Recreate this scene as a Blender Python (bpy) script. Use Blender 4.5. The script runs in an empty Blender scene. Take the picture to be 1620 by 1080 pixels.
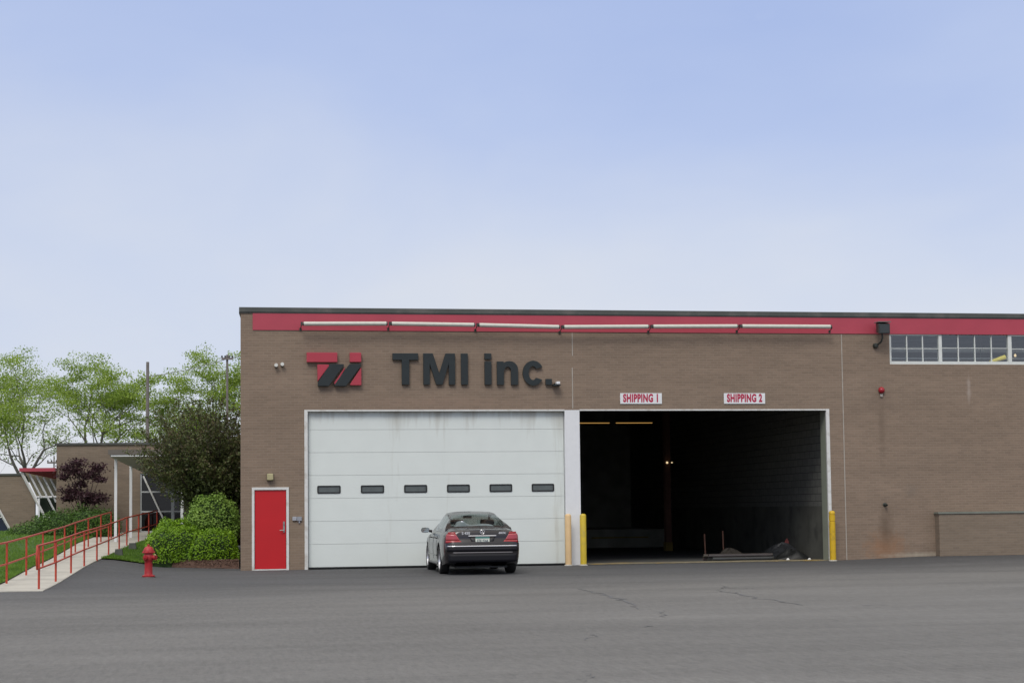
import bpy, math, random
import numpy as np
from mathutils import Vector, Matrix
R = math.radians
random.seed(7); rng = np.random.default_rng(7)
S = bpy.context.scene
C = S.collection
PI = math.pi

# ------------------------------------------------------------------ camera
cd = bpy.data.cameras.new('camera'); cam = bpy.data.objects.new('camera', cd); C.objects.link(cam)
YAW, PITCH, ROLL = 0.168226, 0.068183, -0.0112695
cy_, sy_, cp_, sp_ = math.cos(YAW), math.sin(YAW), math.cos(PITCH), math.sin(PITCH)
F = Vector((sy_*cp_, cy_*cp_, sp_)); Rv = Vector((cy_, -sy_, 0)); U = Rv.cross(F)
c_, s_ = math.cos(ROLL), math.sin(ROLL)
R2 = Rv*c_ + U*s_; U2 = U*c_ - Rv*s_
M = Matrix((R2, U2, -F)).transposed().to_4x4(); M.translation = Vector((-0.459, -45.0, 1.53))
cam.matrix_world = M
cd.sensor_width = 36; cd.lens = 60.0; cd.shift_y = 79.494/1620
cd.clip_start = 0.5; cd.clip_end = 6000
S.camera = cam
S.view_settings.view_transform = 'Standard'; S.view_settings.look = 'None'
S.view_settings.exposure = 0; S.view_settings.gamma = 1
S.cycles.max_bounces = 6; S.cycles.transparent_max_bounces = 12

# ------------------------------------------------------------------ sky
SUN_EL, SUN_AZ = R(48), R(205)          # azimuth clockwise from +Y
W = bpy.data.worlds.new('World'); S.world = W; W.use_nodes = True
nt = W.node_tree; N = nt.nodes; L = nt.links
bg = N['Background']; bg.inputs[1].default_value = 0.1
sky = N.new('ShaderNodeTexSky'); sky.sky_type = 'NISHITA'; sky.sun_disc = False
sky.sun_elevation = SUN_EL; sky.sun_rotation = SUN_AZ; sky.air_density = 1.0; sky.dust_density = 1.0
tc = N.new('ShaderNodeTexCoord'); sep = N.new('ShaderNodeSeparateXYZ'); L.new(tc.outputs['Generated'], sep.inputs[0])
mp = N.new('ShaderNodeMapping'); mp.inputs['Scale'].default_value = (1.2, 1.2, 2.6); mp.inputs['Rotation'].default_value = (0, R(9), R(20))
L.new(tc.outputs['Generated'], mp.inputs[0])
nz = N.new('ShaderNodeTexNoise'); nz.inputs['Scale'].default_value = 2.6; nz.inputs['Detail'].default_value = 5; nz.inputs['Roughness'].default_value = .5; nz.inputs['Distortion'].default_value = .25
L.new(mp.outputs[0], nz.inputs['Vector'])
# overcast veil: white at the horizon, pale blue above; noise thins and thickens it
ad = N.new('ShaderNodeMath'); ad.operation = 'MULTIPLY_ADD'; ad.inputs[1].default_value = 0.33; ad.inputs[2].default_value = -0.165
L.new(nz.outputs['Fac'], ad.inputs[0])
a2 = N.new('ShaderNodeMath'); a2.operation = 'ADD'; L.new(sep.outputs['Z'], a2.inputs[0]); L.new(ad.outputs[0], a2.inputs[1])
rp = N.new('ShaderNodeValToRGB'); L.new(a2.outputs[0], rp.inputs[0])
e = rp.color_ramp.elements
e[0].position = 0.05; e[0].color = (.76, .78, .845, 1)
e[1].position = 0.14; e[1].color = (.645, .705, .865, 1)
for p, c in ((.25, (.505, .60, .865)), (.34, (.43, .535, .84)), (.5, (1.15, 1.15, 1.18)), (1.0, (1.75, 1.68, 1.55))):
    q = rp.color_ramp.elements.new(p); q.color = (*c, 1)
sc_ = N.new('ShaderNodeVectorMath'); sc_.operation = 'SCALE'; sc_.inputs['Scale'].default_value = 10.0
L.new(rp.outputs[0], sc_.inputs[0])
mx = N.new('ShaderNodeMix'); mx.data_type = 'RGBA'; mx.inputs[0].default_value = 0.88
L.new(sky.outputs[0], mx.inputs[6]); L.new(sc_.outputs[0], mx.inputs[7]); L.new(mx.outputs[2], bg.inputs[0])

sl = bpy.data.lights.new('sun', 'SUN'); sl.energy = 1.5; sl.angle = R(22); sl.color = (1, .96, .9)
so = bpy.data.objects.new('sun', sl); C.objects.link(so)
sd = Vector((math.sin(SUN_AZ)*math.cos(SUN_EL), math.cos(SUN_AZ)*math.cos(SUN_EL), math.sin(SUN_EL)))
so.rotation_euler = sd.to_track_quat('Z', 'Y').to_euler(); so.location = (-20, -60, 50)

# ------------------------------------------------------------------ helpers
class MB:
    def __init__(s): s.v = []; s.f = []; s.m = []
    def add(s, vs, fs, m=0):
        n = len(s.v); s.v += [tuple(p) for p in vs]; s.f += [tuple(i+n for i in f) for f in fs]; s.m += [m]*len(fs); return s
    def box(s, x0, x1, y0, y1, z0, z1, m=0):
        v = [(x, y, z) for x in (x0, x1) for y in (y0, y1) for z in (z0, z1)]
        return s.add(v, [(0,1,3,2), (4,6,7,5), (0,4,5,1), (2,3,7,6), (0,2,6,4), (1,5,7,3)], m)
    def tube(s, pts, r, n=10, m=0, caps=True, closed=False):
        pts = [Vector(p) for p in pts]; k = len(pts); rs = r if isinstance(r, (list, tuple)) else [r]*k
        vs = []; up = None
        for i, p in enumerate(pts):
            if closed: t = pts[(i+1) % k]-pts[i-1]
            else: t = pts[min(i+1, k-1)]-pts[max(i-1, 0)]
            t = t.normalized() if t.length > 1e-9 else Vector((0, 0, 1))
            if up is None: up = Vector((0, 0, 1)) if abs(t.z) < .9 else Vector((1, 0, 0))
            a = t.cross(up)
            if a.length < 1e-6: a = t.orthogonal()
            a.normalize(); b = t.cross(a).normalized(); up = -b if False else a.cross(t)
            for j in range(n):
                q = 2*PI*j/n; vs.append(p+(a*math.cos(q)+b*math.sin(q))*rs[i])
        fs = []
        for i in range(k if closed else k-1):
            i2 = (i+1) % k
            for j in range(n): fs.append((i*n+j, i*n+(j+1) % n, i2*n+(j+1) % n, i2*n+j))
        if caps and not closed: fs += [tuple(range(n))[::-1], tuple((k-1)*n+j for j in range(n))]
        return s.add(vs, fs, m)
    def lathe(s, prof, n=24, m=0, o=(0, 0, 0), axis='z'):
        vs = []
        for r, h in prof:
            for j in range(n):
                q = 2*PI*j/n; a, b = r*math.cos(q), r*math.sin(q)
                p = (a, b, h) if axis == 'z' else ((h, a, b) if axis == 'x' else (a, h, b))
                vs.append((p[0]+o[0], p[1]+o[1], p[2]+o[2]))
        fs = []
        for i in range(len(prof)-1):
            for j in range(n): fs.append((i*n+j, i*n+(j+1) % n, (i+1)*n+(j+1) % n, (i+1)*n+j))
        return s.add(vs, fs, m)
    def prism(s, poly, y0, y1, m=0):            # poly of (x, z), extruded along y
        n = len(poly); vs = [(x, y0, z) for x, z in poly]+[(x, y1, z) for x, z in poly]
        fs = [tuple(range(n)), tuple(range(2*n-1, n-1, -1))]+[(i, i+n, (i+1) % n+n, (i+1) % n) for i in range(n)]
        return s.add(vs, fs, m)
    def prismx(s, poly, x0, x1, m=0):           # poly of (y, z), extruded along x
        n = len(poly); vs = [(x0, y, z) for y, z in poly]+[(x1, y, z) for y, z in poly]
        fs = [tuple(range(n)), tuple(range(2*n-1, n-1, -1))]+[(i, i+n, (i+1) % n+n, (i+1) % n) for i in range(n)]
        return s.add(vs, fs, m)
    def build(s, name, mats, parent=None, smooth=False, bevel=0, auto=40):
        me = bpy.data.meshes.new(name); me.from_pydata(s.v, [], s.f)
        if not isinstance(mats, (list, tuple)): mats = [mats]
        for m in mats: me.materials.append(m)
        if len(mats) > 1: me.polygons.foreach_set('material_index', s.m)
        import bmesh
        bm = bmesh.new(); bm.from_mesh(me); bmesh.ops.recalc_face_normals(bm, faces=bm.faces); bm.to_mesh(me); bm.free()
        if smooth:
            me.polygons.foreach_set('use_smooth', [True]*len(me.polygons))
            me.set_sharp_from_angle(angle=R(auto))
        me.update()
        o = bpy.data.objects.new(name, me); C.objects.link(o)
        if parent: o.parent = parent
        if bevel:
            b = o.modifiers.new('bevel', 'BEVEL'); b.width = bevel; b.segments = 2; b.limit_method = 'ANGLE'
        return o
def build_each(b, name, mats, parent=None, **k):
    par = list(range(len(b.v)))
    def find(i):
        while par[i] != i: par[i] = par[par[i]]; i = par[i]
        return i
    for f in b.f:
        for q in f[1:]: par[find(q)] = find(f[0])
    groups = {}
    for f, m in zip(b.f, b.m): groups.setdefault(find(f[0]), []).append((f, m))
    out = []
    for fl in groups.values():
        used = sorted({q for f, _ in fl for q in f}); mp = {q: i for i, q in enumerate(used)}; c = MB()
        c.v = [b.v[q] for q in used]; c.f = [tuple(mp[q] for q in f) for f, _ in fl]; c.m = [m for _, m in fl]; out.append(c.build(name, mats, parent, **k))
    return out
def tag(o, label=None, cat=None, group=None, kind=None):
    if label: o['label'] = label
    if cat: o['category'] = cat
    if group: o['group'] = group
    if kind: o['kind'] = kind
    return o
def empty(name, loc=(0, 0, 0), rz=0, label=None, cat=None, group=None):
    o = bpy.data.objects.new(name, None); C.objects.link(o); o.location = loc; o.rotation_euler = (0, 0, rz); o.empty_display_size = .2
    return tag(o, label, cat, group)
def copy_tree(o, parent=None):
    c = o.copy(); C.objects.link(c); c.parent = parent
    for ch in [x for x in S.objects if x.parent == o]: copy_tree(ch, c)
    return c
def quads(name, cen, nrm_dir, size, mat, parent=None, aspect=.6):
    """many small leaf faces: cen (n,3), size (n,), random orientation mixed with nrm_dir"""
    n = len(cen); d = rng.normal(size=(n, 3)) + nrm_dir
    d /= np.linalg.norm(d, axis=1)[:, None]
    t = np.cross(d, rng.normal(size=(n, 3))); t /= np.linalg.norm(t, axis=1)[:, None]
    b = np.cross(d, t); s_ = np.asarray(size)[:, None]
    v = np.stack([cen-t*s_, cen+b*s_*aspect, cen+t*s_, cen-b*s_*aspect], 1).reshape(-1, 3)
    me = bpy.data.meshes.new(name); me.vertices.add(4*n); me.vertices.foreach_set('co', v.ravel())
    me.loops.add(4*n); me.loops.foreach_set('vertex_index', np.arange(4*n))
    me.polygons.add(n); me.polygons.foreach_set('loop_start', np.arange(0, 4*n, 4)); me.polygons.foreach_set('loop_total', np.full(n, 4))
    me.materials.append(mat); me.update(calc_edges=True)
    o = bpy.data.objects.new(name, me); C.objects.link(o)
    if parent: o.parent = parent
    return o
def lin(r, g, b): return tuple(((x/255)/12.92 if x/255 <= .04045 else ((x/255+.055)/1.055)**2.4) for x in (r, g, b))

# ------------------------------------------------------------------ materials
def mat(name, col, rough=.6, metal=0, var=.12, scale=3.0, spec=.5, bump=0, bscale=60, coat=0, emit=0, emitcol=None, dirt=None, dscale=2):
    m = bpy.data.materials.new(name); m.use_nodes = True; nt = m.node_tree; N = nt.nodes; L = nt.links
    p = N['Principled BSDF']; p.inputs['Roughness'].default_value = rough; p.inputs['Metallic'].default_value = metal
    p.inputs['Specular IOR Level'].default_value = spec; p.inputs['Coat Weight'].default_value = coat
    tc = N.new('ShaderNodeTexCoord'); nz = N.new('ShaderNodeTexNoise'); nz.inputs['Scale'].default_value = scale; nz.inputs['Detail'].default_value = 5
    L.new(tc.outputs['Object'], nz.inputs['Vector'])
    mx = N.new('ShaderNodeMix'); mx.data_type = 'RGBA'; L.new(nz.outputs['Fac'], mx.inputs[0])
    mx.inputs[6].default_value = (*[c*(1-var*1.6) for c in col], 1); mx.inputs[7].default_value = (*[min(1, c*(1+var*1.6)) for c in col], 1)
    out = mx.outputs[2]
    if dirt:
        n2 = N.new('ShaderNodeTexNoise'); n2.inputs['Scale'].default_value = dscale; n2.inputs['Detail'].default_value = 6; L.new(tc.outputs['Object'], n2.inputs['Vector'])
        r2 = N.new('ShaderNodeValToRGB'); r2.color_ramp.elements[0].position = .52; r2.color_ramp.elements[1].position = .72; r2.color_ramp.elements[1].color = (.8, .8, .8, 1)
        L.new(n2.outputs['Fac'], r2.inputs[0]); m2 = N.new('ShaderNodeMix'); m2.data_type = 'RGBA'; L.new(r2.outputs[0], m2.inputs[0]); L.new(out, m2.inputs[6]); m2.inputs[7].default_value = (*dirt, 1); out = m2.outputs[2]
    L.new(out, p.inputs['Base Color'])
    if bump:
        n3 = N.new('ShaderNodeTexNoise'); n3.inputs['Scale'].default_value = bscale; n3.inputs['Detail'].default_value = 4; L.new(tc.outputs['Object'], n3.inputs['Vector'])
        b = N.new('ShaderNodeBump'); b.inputs['Strength'].default_value = bump; b.inputs['Distance'].default_value = .02; L.new(n3.outputs['Fac'], b.inputs['Height']); L.new(b.outputs[0], p.inputs['Normal'])
    if emit:
        p.inputs['Emission Color'].default_value = (*(emitcol or col), 1); p.inputs['Emission Strength'].default_value = emit
    return m

def brick_mat(name, axis='xz', base=(.222, .165, .123), mortar=(.245, .190, .145), stains=False):
    m = bpy.data.materials.new(name); m.use_nodes = True; nt = m.node_tree; N = nt.nodes; L = nt.links
    p = N['Principled BSDF']; p.inputs['Roughness'].default_value = .9; p.inputs['Specular IOR Level'].default_value = .25
    tc = N.new('ShaderNodeTexCoord'); sp = N.new('ShaderNodeSeparateXYZ'); L.new(tc.outputs['Object'], sp.inputs[0])
    ca = N.new('ShaderNodeCombineXYZ')
    s1 = N.new('ShaderNodeMath'); s1.operation = 'ADD'; L.new(sp.outputs['X'], s1.inputs[0]); L.new(sp.outputs['Y'], s1.inputs[1])
    L.new(s1.outputs[0], ca.inputs[0]); L.new(sp.outputs['Z'], ca.inputs[1])
    br = N.new('ShaderNodeTexBrick'); L.new(ca.outputs[0], br.inputs['Vector'])
    br.inputs['Scale'].default_value = 1; br.inputs['Brick Width'].default_value = .2; br.inputs['Row Height'].default_value = .0677; br.inputs['Mortar Size'].default_value = .008
    br.inputs['Color1'].default_value = (*[c*.93 for c in base], 1); br.inputs['Color2'].default_value = (base[0]*1.07, base[1]*1.06, base[2]*1.05, 1); br.inputs['Mortar'].default_value = (*mortar, 1)
    br.inputs['Bias'].default_value = 0
    # rows and patches of slightly different firing
    nz = N.new('ShaderNodeTexNoise'); nz.inputs['Scale'].default_value = .55; nz.inputs['Detail'].default_value = 6; nz.inputs['Roughness'].default_value = .6
    mp = N.new('ShaderNodeMapping'); mp.inputs['Scale'].default_value = (.6, .6, 3.2); L.new(tc.outputs['Object'], mp.inputs[0]); L.new(mp.outputs[0], nz.inputs['Vector'])
    mr = N.new('ShaderNodeMapRange'); mr.inputs['From Min'].default_value = .3; mr.inputs['From Max'].default_value = .7; mr.inputs['To Min'].default_value = .90; mr.inputs['To Max'].default_value = 1.09
    L.new(nz.outputs['Fac'], mr.inputs[0])
    n2 = N.new('ShaderNodeTexNoise'); n2.inputs['Scale'].default_value = 5; n2.inputs['Detail'].default_value = 3
    mp2 = N.new('ShaderNodeMapping'); mp2.inputs['Scale'].default_value = (.35, .35, 2.8); L.new(tc.outputs['Object'], mp2.inputs[0]); L.new(mp2.outputs[0], n2.inputs['Vector'])
    mr2 = N.new('ShaderNodeMapRange'); mr2.inputs['From Min'].default_value = .3; mr2.inputs['From Max'].default_value = .7; mr2.inputs['To Min'].default_value = .94; mr2.inputs['To Max'].default_value = 1.06; L.new(n2.outputs['Fac'], mr2.inputs[0])
    mm = N.new('ShaderNodeMath'); mm.operation = 'MULTIPLY'; L.new(mr.outputs[0], mm.inputs[0]); L.new(mr2.outputs[0], mm.inputs[1])
    vs = N.new('ShaderNodeVectorMath'); vs.operation = 'SCALE'; L.new(br.outputs['Color'], vs.inputs[0]); L.new(mm.outputs[0], vs.inputs['Scale'])
    out = vs.outputs[0]
    if stains:
        def blob(cx, cz, wx, wz, col, amt, ns=6):     # stain with a shape of its own, ragged by noise
            nonlocal out
            a = N.new('ShaderNodeMath'); a.operation = 'MULTIPLY_ADD'; a.inputs[1].default_value = 1/wx; a.inputs[2].default_value = -cx/wx; L.new(sp.outputs['X'], a.inputs[0])
            b = N.new('ShaderNodeMath'); b.operation = 'MULTIPLY_ADD'; b.inputs[1].default_value = 1/wz; b.inputs[2].default_value = -cz/wz; L.new(sp.outputs['Z'], b.inputs[0])
            c = N.new('ShaderNodeCombineXYZ'); L.new(a.outputs[0], c.inputs[0]); L.new(b.outputs[0], c.inputs[1])
            ln = N.new('ShaderNodeVectorMath'); ln.operation = 'LENGTH'; L.new(c.outputs[0], ln.inputs[0])
            nn = N.new('ShaderNodeTexNoise'); nn.inputs['Scale'].default_value = ns; nn.inputs['Detail'].default_value = 5; L.new(tc.outputs['Object'], nn.inputs['Vector'])
            ad = N.new('ShaderNodeMath'); ad.operation = 'MULTIPLY_ADD'; ad.inputs[1].default_value = 1.3; L.new(nn.outputs['Fac'], ad.inputs[0]); L.new(ln.outputs['Value'], ad.inputs[2])
            r = N.new('ShaderNodeMapRange'); r.inputs['From Min'].default_value = .65; r.inputs['From Max'].default_value = 1.65; r.inputs['To Min'].default_value = amt; r.inputs['To Max'].default_value = 0; L.new(ad.outputs[0], r.inputs[0])
            x = N.new('ShaderNodeMix'); x.data_type = 'RGBA'; L.new(r.outputs[0], x.inputs[0]); L.new(out, x.inputs[6]); x.inputs[7].default_value = (*col, 1); out = x.outputs[2]
        blob(17.62, .35, .75, .55, (.30, .15, .075), .65)
        blob(17.65, .9, .28, .8, (.12, .085, .06), .7)
        blob(17.6, 3.7, .14, 1.3, (.13, .095, .07), .5)
        blob(17.55, 4.6, .55, .7, (.15, .11, .085), .35)
        blob(20.2, 4.7, .07, .5, (.42, .37, .33), .6)
        blob(18.4, 1.9, .25, .25, (.15, .13, .11), .4)
        blob(18.6, .12, 1.4, .10, (.42, .38, .30), .6, 9)
        blob(5.2, 4.35, 3.6, .22, (.29, .20, .15), .35)
        blob(1.0, 1.0, 1.2, 1.5, (.22, .17, .11), .3, 3)
    L.new(out, p.inputs['Base Color'])
    bp = N.new('ShaderNodeBump'); bp.inputs['Strength'].default_value = .35; bp.inputs['Distance'].default_value = .006; bp.invert = True
    L.new(br.outputs['Fac'], bp.inputs['Height']); L.new(bp.outputs[0], p.inputs['Normal'])
    return m

def leaf_mat(name, dark, light, rough=.55, trans=.25):
    m = bpy.data.materials.new(name); m.use_nodes = True; nt = m.node_tree; N = nt.nodes; L = nt.links
    p = N['Principled BSDF']; p.inputs['Roughness'].default_value = rough; p.inputs['Specular IOR Level'].default_value = .35
    g = N.new('ShaderNodeNewGeometry'); tc = N.new('ShaderNodeTexCoord'); nz = N.new('ShaderNodeTexNoise'); nz.inputs['Scale'].default_value = 1.6; nz.inputs['Detail'].default_value = 3
    L.new(tc.outputs['Object'], nz.inputs['Vector'])
    a = N.new('ShaderNodeMath'); a.operation = 'MULTIPLY_ADD'; a.inputs[1].default_value = .5; L.new(g.outputs['Random Per Island'], a.inputs[0])
    b = N.new('ShaderNodeMath'); b.operation = 'MULTIPLY_ADD'; b.inputs[1].default_value = 1.2; b.inputs[2].default_value = -.35; L.new(nz.outputs['Fac'], b.inputs[0]); L.new(b.outputs[0], a.inputs[2])
    mx = N.new('ShaderNodeMix'); mx.data_type = 'RGBA'; L.new(a.outputs[0], mx.inputs[0]); mx.inputs[6].default_value = (*dark, 1); mx.inputs[7].default_value = (*light, 1)
    L.new(mx.outputs[2], p.inputs['Base Color'])
    tr = N.new('ShaderNodeBsdfTranslucent'); L.new(mx.outputs[2], tr.inputs[0])
    ms = N.new('ShaderNodeMixShader'); ms.inputs[0].default_value = trans; L.new(p.outputs[0], ms.inputs[1]); L.new(tr.outputs[0], ms.inputs[2])
    L.new(ms.outputs[0], N['Material Output'].inputs[0]); return m

def glass_mat(name, tint=(.5, .55, .56), refl=.12, rough=.02):
    m = bpy.data.materials.new(name); m.use_nodes = True; nt = m.node_tree; N = nt.nodes; L = nt.links
    N.remove(N['Principled BSDF'])
    t = N.new('ShaderNodeBsdfTransparent'); t.inputs[0].default_value = (*tint, 1)
    g = N.new('ShaderNodeBsdfGlossy'); g.inputs['Roughness'].default_value = rough; g.inputs[0].default_value = (.95, .97, 1, 1)
    lw = N.new('ShaderNodeLayerWeight'); lw.inputs[0].default_value = .5
    pw = N.new('ShaderNodeMath'); pw.operation = 'POWER'; pw.inputs[1].default_value = 5; L.new(lw.outputs['Facing'], pw.inputs[0])
    ad = N.new('ShaderNodeMath'); ad.operation = 'MULTIPLY_ADD'; ad.inputs[1].default_value = .9; ad.inputs[2].default_value = refl; L.new(pw.outputs[0], ad.inputs[0])
    ms = N.new('ShaderNodeMixShader'); L.new(ad.outputs[0], ms.inputs[0]); L.new(t.outputs[0], ms.inputs[1]); L.new(g.outputs[0], ms.inputs[2]); L.new(ms.outputs[0], N['Material Output'].inputs[0]); return m

def asphalt_mat():
    m = bpy.data.materials.new('asphalt'); m.use_nodes = True; nt = m.node_tree; N = nt.nodes; L = nt.links
    p = N['Principled BSDF']; p.inputs['Roughness'].default_value = .82; p.inputs['Specular IOR Level'].default_value = .3
    tc = N.new('ShaderNodeTexCoord'); sp = N.new('ShaderNodeSeparateXYZ'); L.new(tc.outputs['Object'], sp.inputs[0])
    def noise(scale, det, sc=(1, 1, 1), rough=.55, rot=0):
        mp = N.new('ShaderNodeMapping'); mp.inputs['Scale'].default_value = sc; mp.inputs['Rotation'].default_value = (0, 0, rot); L.new(tc.outputs['Object'], mp.inputs[0])
        n = N.new('ShaderNodeTexNoise'); n.inputs['Scale'].default_value = scale; n.inputs['Detail'].default_value = det; n.inputs['Roughness'].default_value = rough; L.new(mp.outputs[0], n.inputs['Vector']); return n.outputs['Fac']
    def mrange(v, a, b, c, d):
        r = N.new('ShaderNodeMapRange'); r.inputs['From Min'].default_value = a; r.inputs['From Max'].default_value = b; r.inputs['To Min'].default_value = c; r.inputs['To Max'].default_value = d; L.new(v, r.inputs[0]); return r.outputs[0]
    def math_(op, a, b):
        x = N.new('ShaderNodeMath'); x.operation = op
        for i, q in enumerate((a, b)):
            if isinstance(q, (int, float)): x.inputs[i].default_value = q
            else: L.new(q, x.inputs[i])
        return x.outputs[0]
    # newer, darker apron in front of the building and round the hydrant; ragged join
    wob = noise(.25, 4)
    yy = math_('ADD', sp.outputs['Y'], math_('MULTIPLY', math_('SUBTRACT', wob, .5), 7))
    xs = math_('MAXIMUM', math_('MULTIPLY', math_('ADD', sp.outputs['X'], 1.0), .30), 0)
    d = math_('SUBTRACT', yy, math_('MINIMUM', xs, 5.5))
    new = mrange(d, -16.5, -8.5, 0, 1)
    c1 = N.new('ShaderNodeMix'); c1.data_type = 'RGBA'; L.new(new, c1.inputs[0]); c1.inputs[6].default_value = (.122, .119, .115, 1); c1.inputs[7].default_value = (.066, .067, .070, 1)
    k = mrange(noise(.35, 7, (.35, 1.6, 1), .62, R(4)), .3, .7, .84, 1.16)
    k = math_('MULTIPLY', k, mrange(noise(1.1, 6, (.16, 1.2, 1), .6, R(-5)), .3, .7, .95, 1.05))
    k = math_('MULTIPLY', k, mrange(noise(38, 4, rough=.75), .3, .7, .78, 1.22))
    k = math_('MULTIPLY', k, mrange(noise(1.7, 5, rough=.6), .64, .76, 1, .78))
    k = math_('MULTIPLY', k, mrange(noise(16, 4, (1, .14, 1), .7), .3, .7, .86, 1.14))
    k = math_('MULTIPLY', k, mrange(noise(.12, 3, (1, 1, 1), .5), .35, .65, .93, 1.07))
    k = math_('MULTIPLY', k, mrange(noise(9, 4), .3, .7, .91, 1.09))
    vs = N.new('ShaderNodeVectorMath'); vs.operation = 'SCALE'; L.new(c1.outputs[2], vs.inputs[0]); L.new(k, vs.inputs['Scale'])
    L.new(vs.outputs[0], p.inputs['Base Color'])
    b = N.new('ShaderNodeBump'); b.inputs['Strength'].default_value = .8; b.inputs['Distance'].default_value = .01; L.new(noise(90, 3), b.inputs['Height']); L.new(b.outputs[0], p.inputs['Normal'])
    return m

M_ = {}
M_['brick'] = brick_mat('brown_brick', stains=True)
M_['brick2'] = brick_mat('brown_brick_wing', base=(.205, .160, .120), mortar=(.215, .175, .135))
M_['asphalt'] = asphalt_mat()
M_['white'] = mat('white_paint', (.70, .71, .72), .5, var=.04, scale=6)
M_['trim'] = mat('white_trim', (.64, .64, .62), .5, var=.06, scale=8, dirt=(.45, .43, .38), dscale=5)
M_['cap'] = mat('roof_cap_metal', (.065, .07, .062), .5, var=.2, scale=2, dirt=(.12, .11, .10))
M_['redband'] = mat('faded_red_paint', (.40, .050, .078), .55, var=.09, scale=1.2)
M_['reddoor'] = mat('bright_red_paint', (.48, .006, .010), .42, var=.05, scale=2)
M_['redsign'] = mat('red_sign_face', (.39, .036, .058), .45, var=.05, scale=3)
M_['black'] = mat('black_sign_face', (.012, .018, .019), .45, var=.15, scale=5)
M_['railred'] = mat('red_rail_paint', (.44, .050, .024), .45, var=.15, scale=9, dirt=(.25, .04, .02), dscale=11)
M_['hydrant'] = mat('hydrant_red_paint', (.34, .012, .018), .5, var=.25, scale=9, dirt=(.20, .03, .012), dscale=14)
M_['yellow'] = mat('yellow_paint', (.60, .38, .010), .5, var=.08, scale=5, dirt=(.34, .22, .03), dscale=8)
M_['yellow2'] = mat('weathered_yellow_paint', (.58, .42, .03), .5, var=.1, scale=5, dirt=(.40, .31, .08), dscale=6)
M_['beige'] = mat('faded_beige_paint', (.66, .46, .24), .6, var=.08, scale=4)
M_['concrete'] = mat('concrete', (.40, .385, .34), .85, var=.14, scale=1.4, bump=.3, dirt=(.27, .26, .23), dscale=1.2)
M_['block'] = mat('grey_block', (.085, .09, .08), .85, var=.2, scale=9)
M_['grassbase'] = mat('lawn_soil', (.038, .085, .014), .95, var=.35, scale=3, bump=.6, bscale=40)
M_['mulch'] = mat('brown_mulch', (.085, .045, .03), .95, var=.5, scale=14, bump=1, bscale=30)
M_['bark'] = mat('grey_bark', (.15, .135, .12), .9, var=.3, scale=6)
M_['darkbark'] = mat('dark_bark', (.045, .032, .027), .9, var=.3, scale=6)
M_['pole'] = mat('weathered_pole_wood', (.17, .15, .14), .9, var=.25, scale=4)
M_['metal'] = mat('dull_steel', (.30, .30, .29), .45, metal=.6, var=.1, scale=8)
M_['darkmetal'] = mat('dark_fixture_metal', (.03, .035, .03), .5, var=.2, scale=10)
M_['galv'] = mat('light_fixture_tube', (.52, .52, .46), .45, var=.08, scale=10)
M_['soffit'] = mat('grey_soffit', (.30, .31, .28), .7, var=.1, scale=2)
M_['fascia'] = mat('brown_fascia', (.13, .115, .10), .6, var=.1, scale=3)
M_['redsoffit'] = mat('red_roof_paint', (.27, .035, .04), .6, var=.1, scale=2)
M_['darkwall'] = mat('dark_interior', (.24, .25, .22), .9, var=.3, scale=1.5)
M_['darkfloor'] = mat('bay_floor', (.07, .07, .066), .8, var=.4, scale=2)
M_['rustcol'] = mat('rusty_column', (.10, .045, .03), .8, var=.3, scale=5)
M_['plastic'] = mat('black_plastic', (.012, .013, .013), .45, var=.2, scale=8)
M_['tarp'] = mat('dark_tarp', (.024, .026, .029), .5, var=.6, scale=5, bump=.8, bscale=8)
M_['glow'] = mat('orange_lamp_glow', (1, .55, .15), .5, emit=.42, emitcol=(1, .55, .15), var=0)
M_['glowspot'] = mat('warm_lamp_glow', (1, .75, .4), .5, emit=.9, emitcol=(1, .75, .42), var=0)
M_['glass'] = glass_mat('window_glass', (.82, .86, .85), .13, .06)
M_['dglass'] = glass_mat('dark_entrance_glass', (.22, .30, .32), .035)
M_['locust'] = leaf_mat('spring_leaves', (.11, .20, .028), (.40, .52, .085), trans=.45)
M_['plum'] = leaf_mat('bronze_green_leaves', (.040, .060, .020), (.140, .165, .052), trans=.3)
M_['plumtip'] = leaf_mat('bronze_tip_leaves', (.06, .058, .026), (.15, .125, .058), trans=.3)
M_['maple'] = leaf_mat('purple_leaves', (.030, .014, .018), (.085, .036, .046), trans=.25)
M_['hedge'] = leaf_mat('bright_hedge_leaves', (.060, .15, .006), (.27, .46, .018), trans=.25)
M_['bush'] = leaf_mat('variegated_bush_leaves', (.06, .16, .012), (.36, .52, .11), trans=.25)
M_['juniper'] = leaf_mat('juniper_leaves', (.030, .075, .010), (.10, .20, .025), trans=.15)
M_['grass'] = leaf_mat('grass_blades', (.06, .14, .014), (.18, .31, .04), trans=.3)
M_['core'] = mat('shaded_foliage_core', (.02, .045, .008), .95, var=.3, scale=8)

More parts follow.
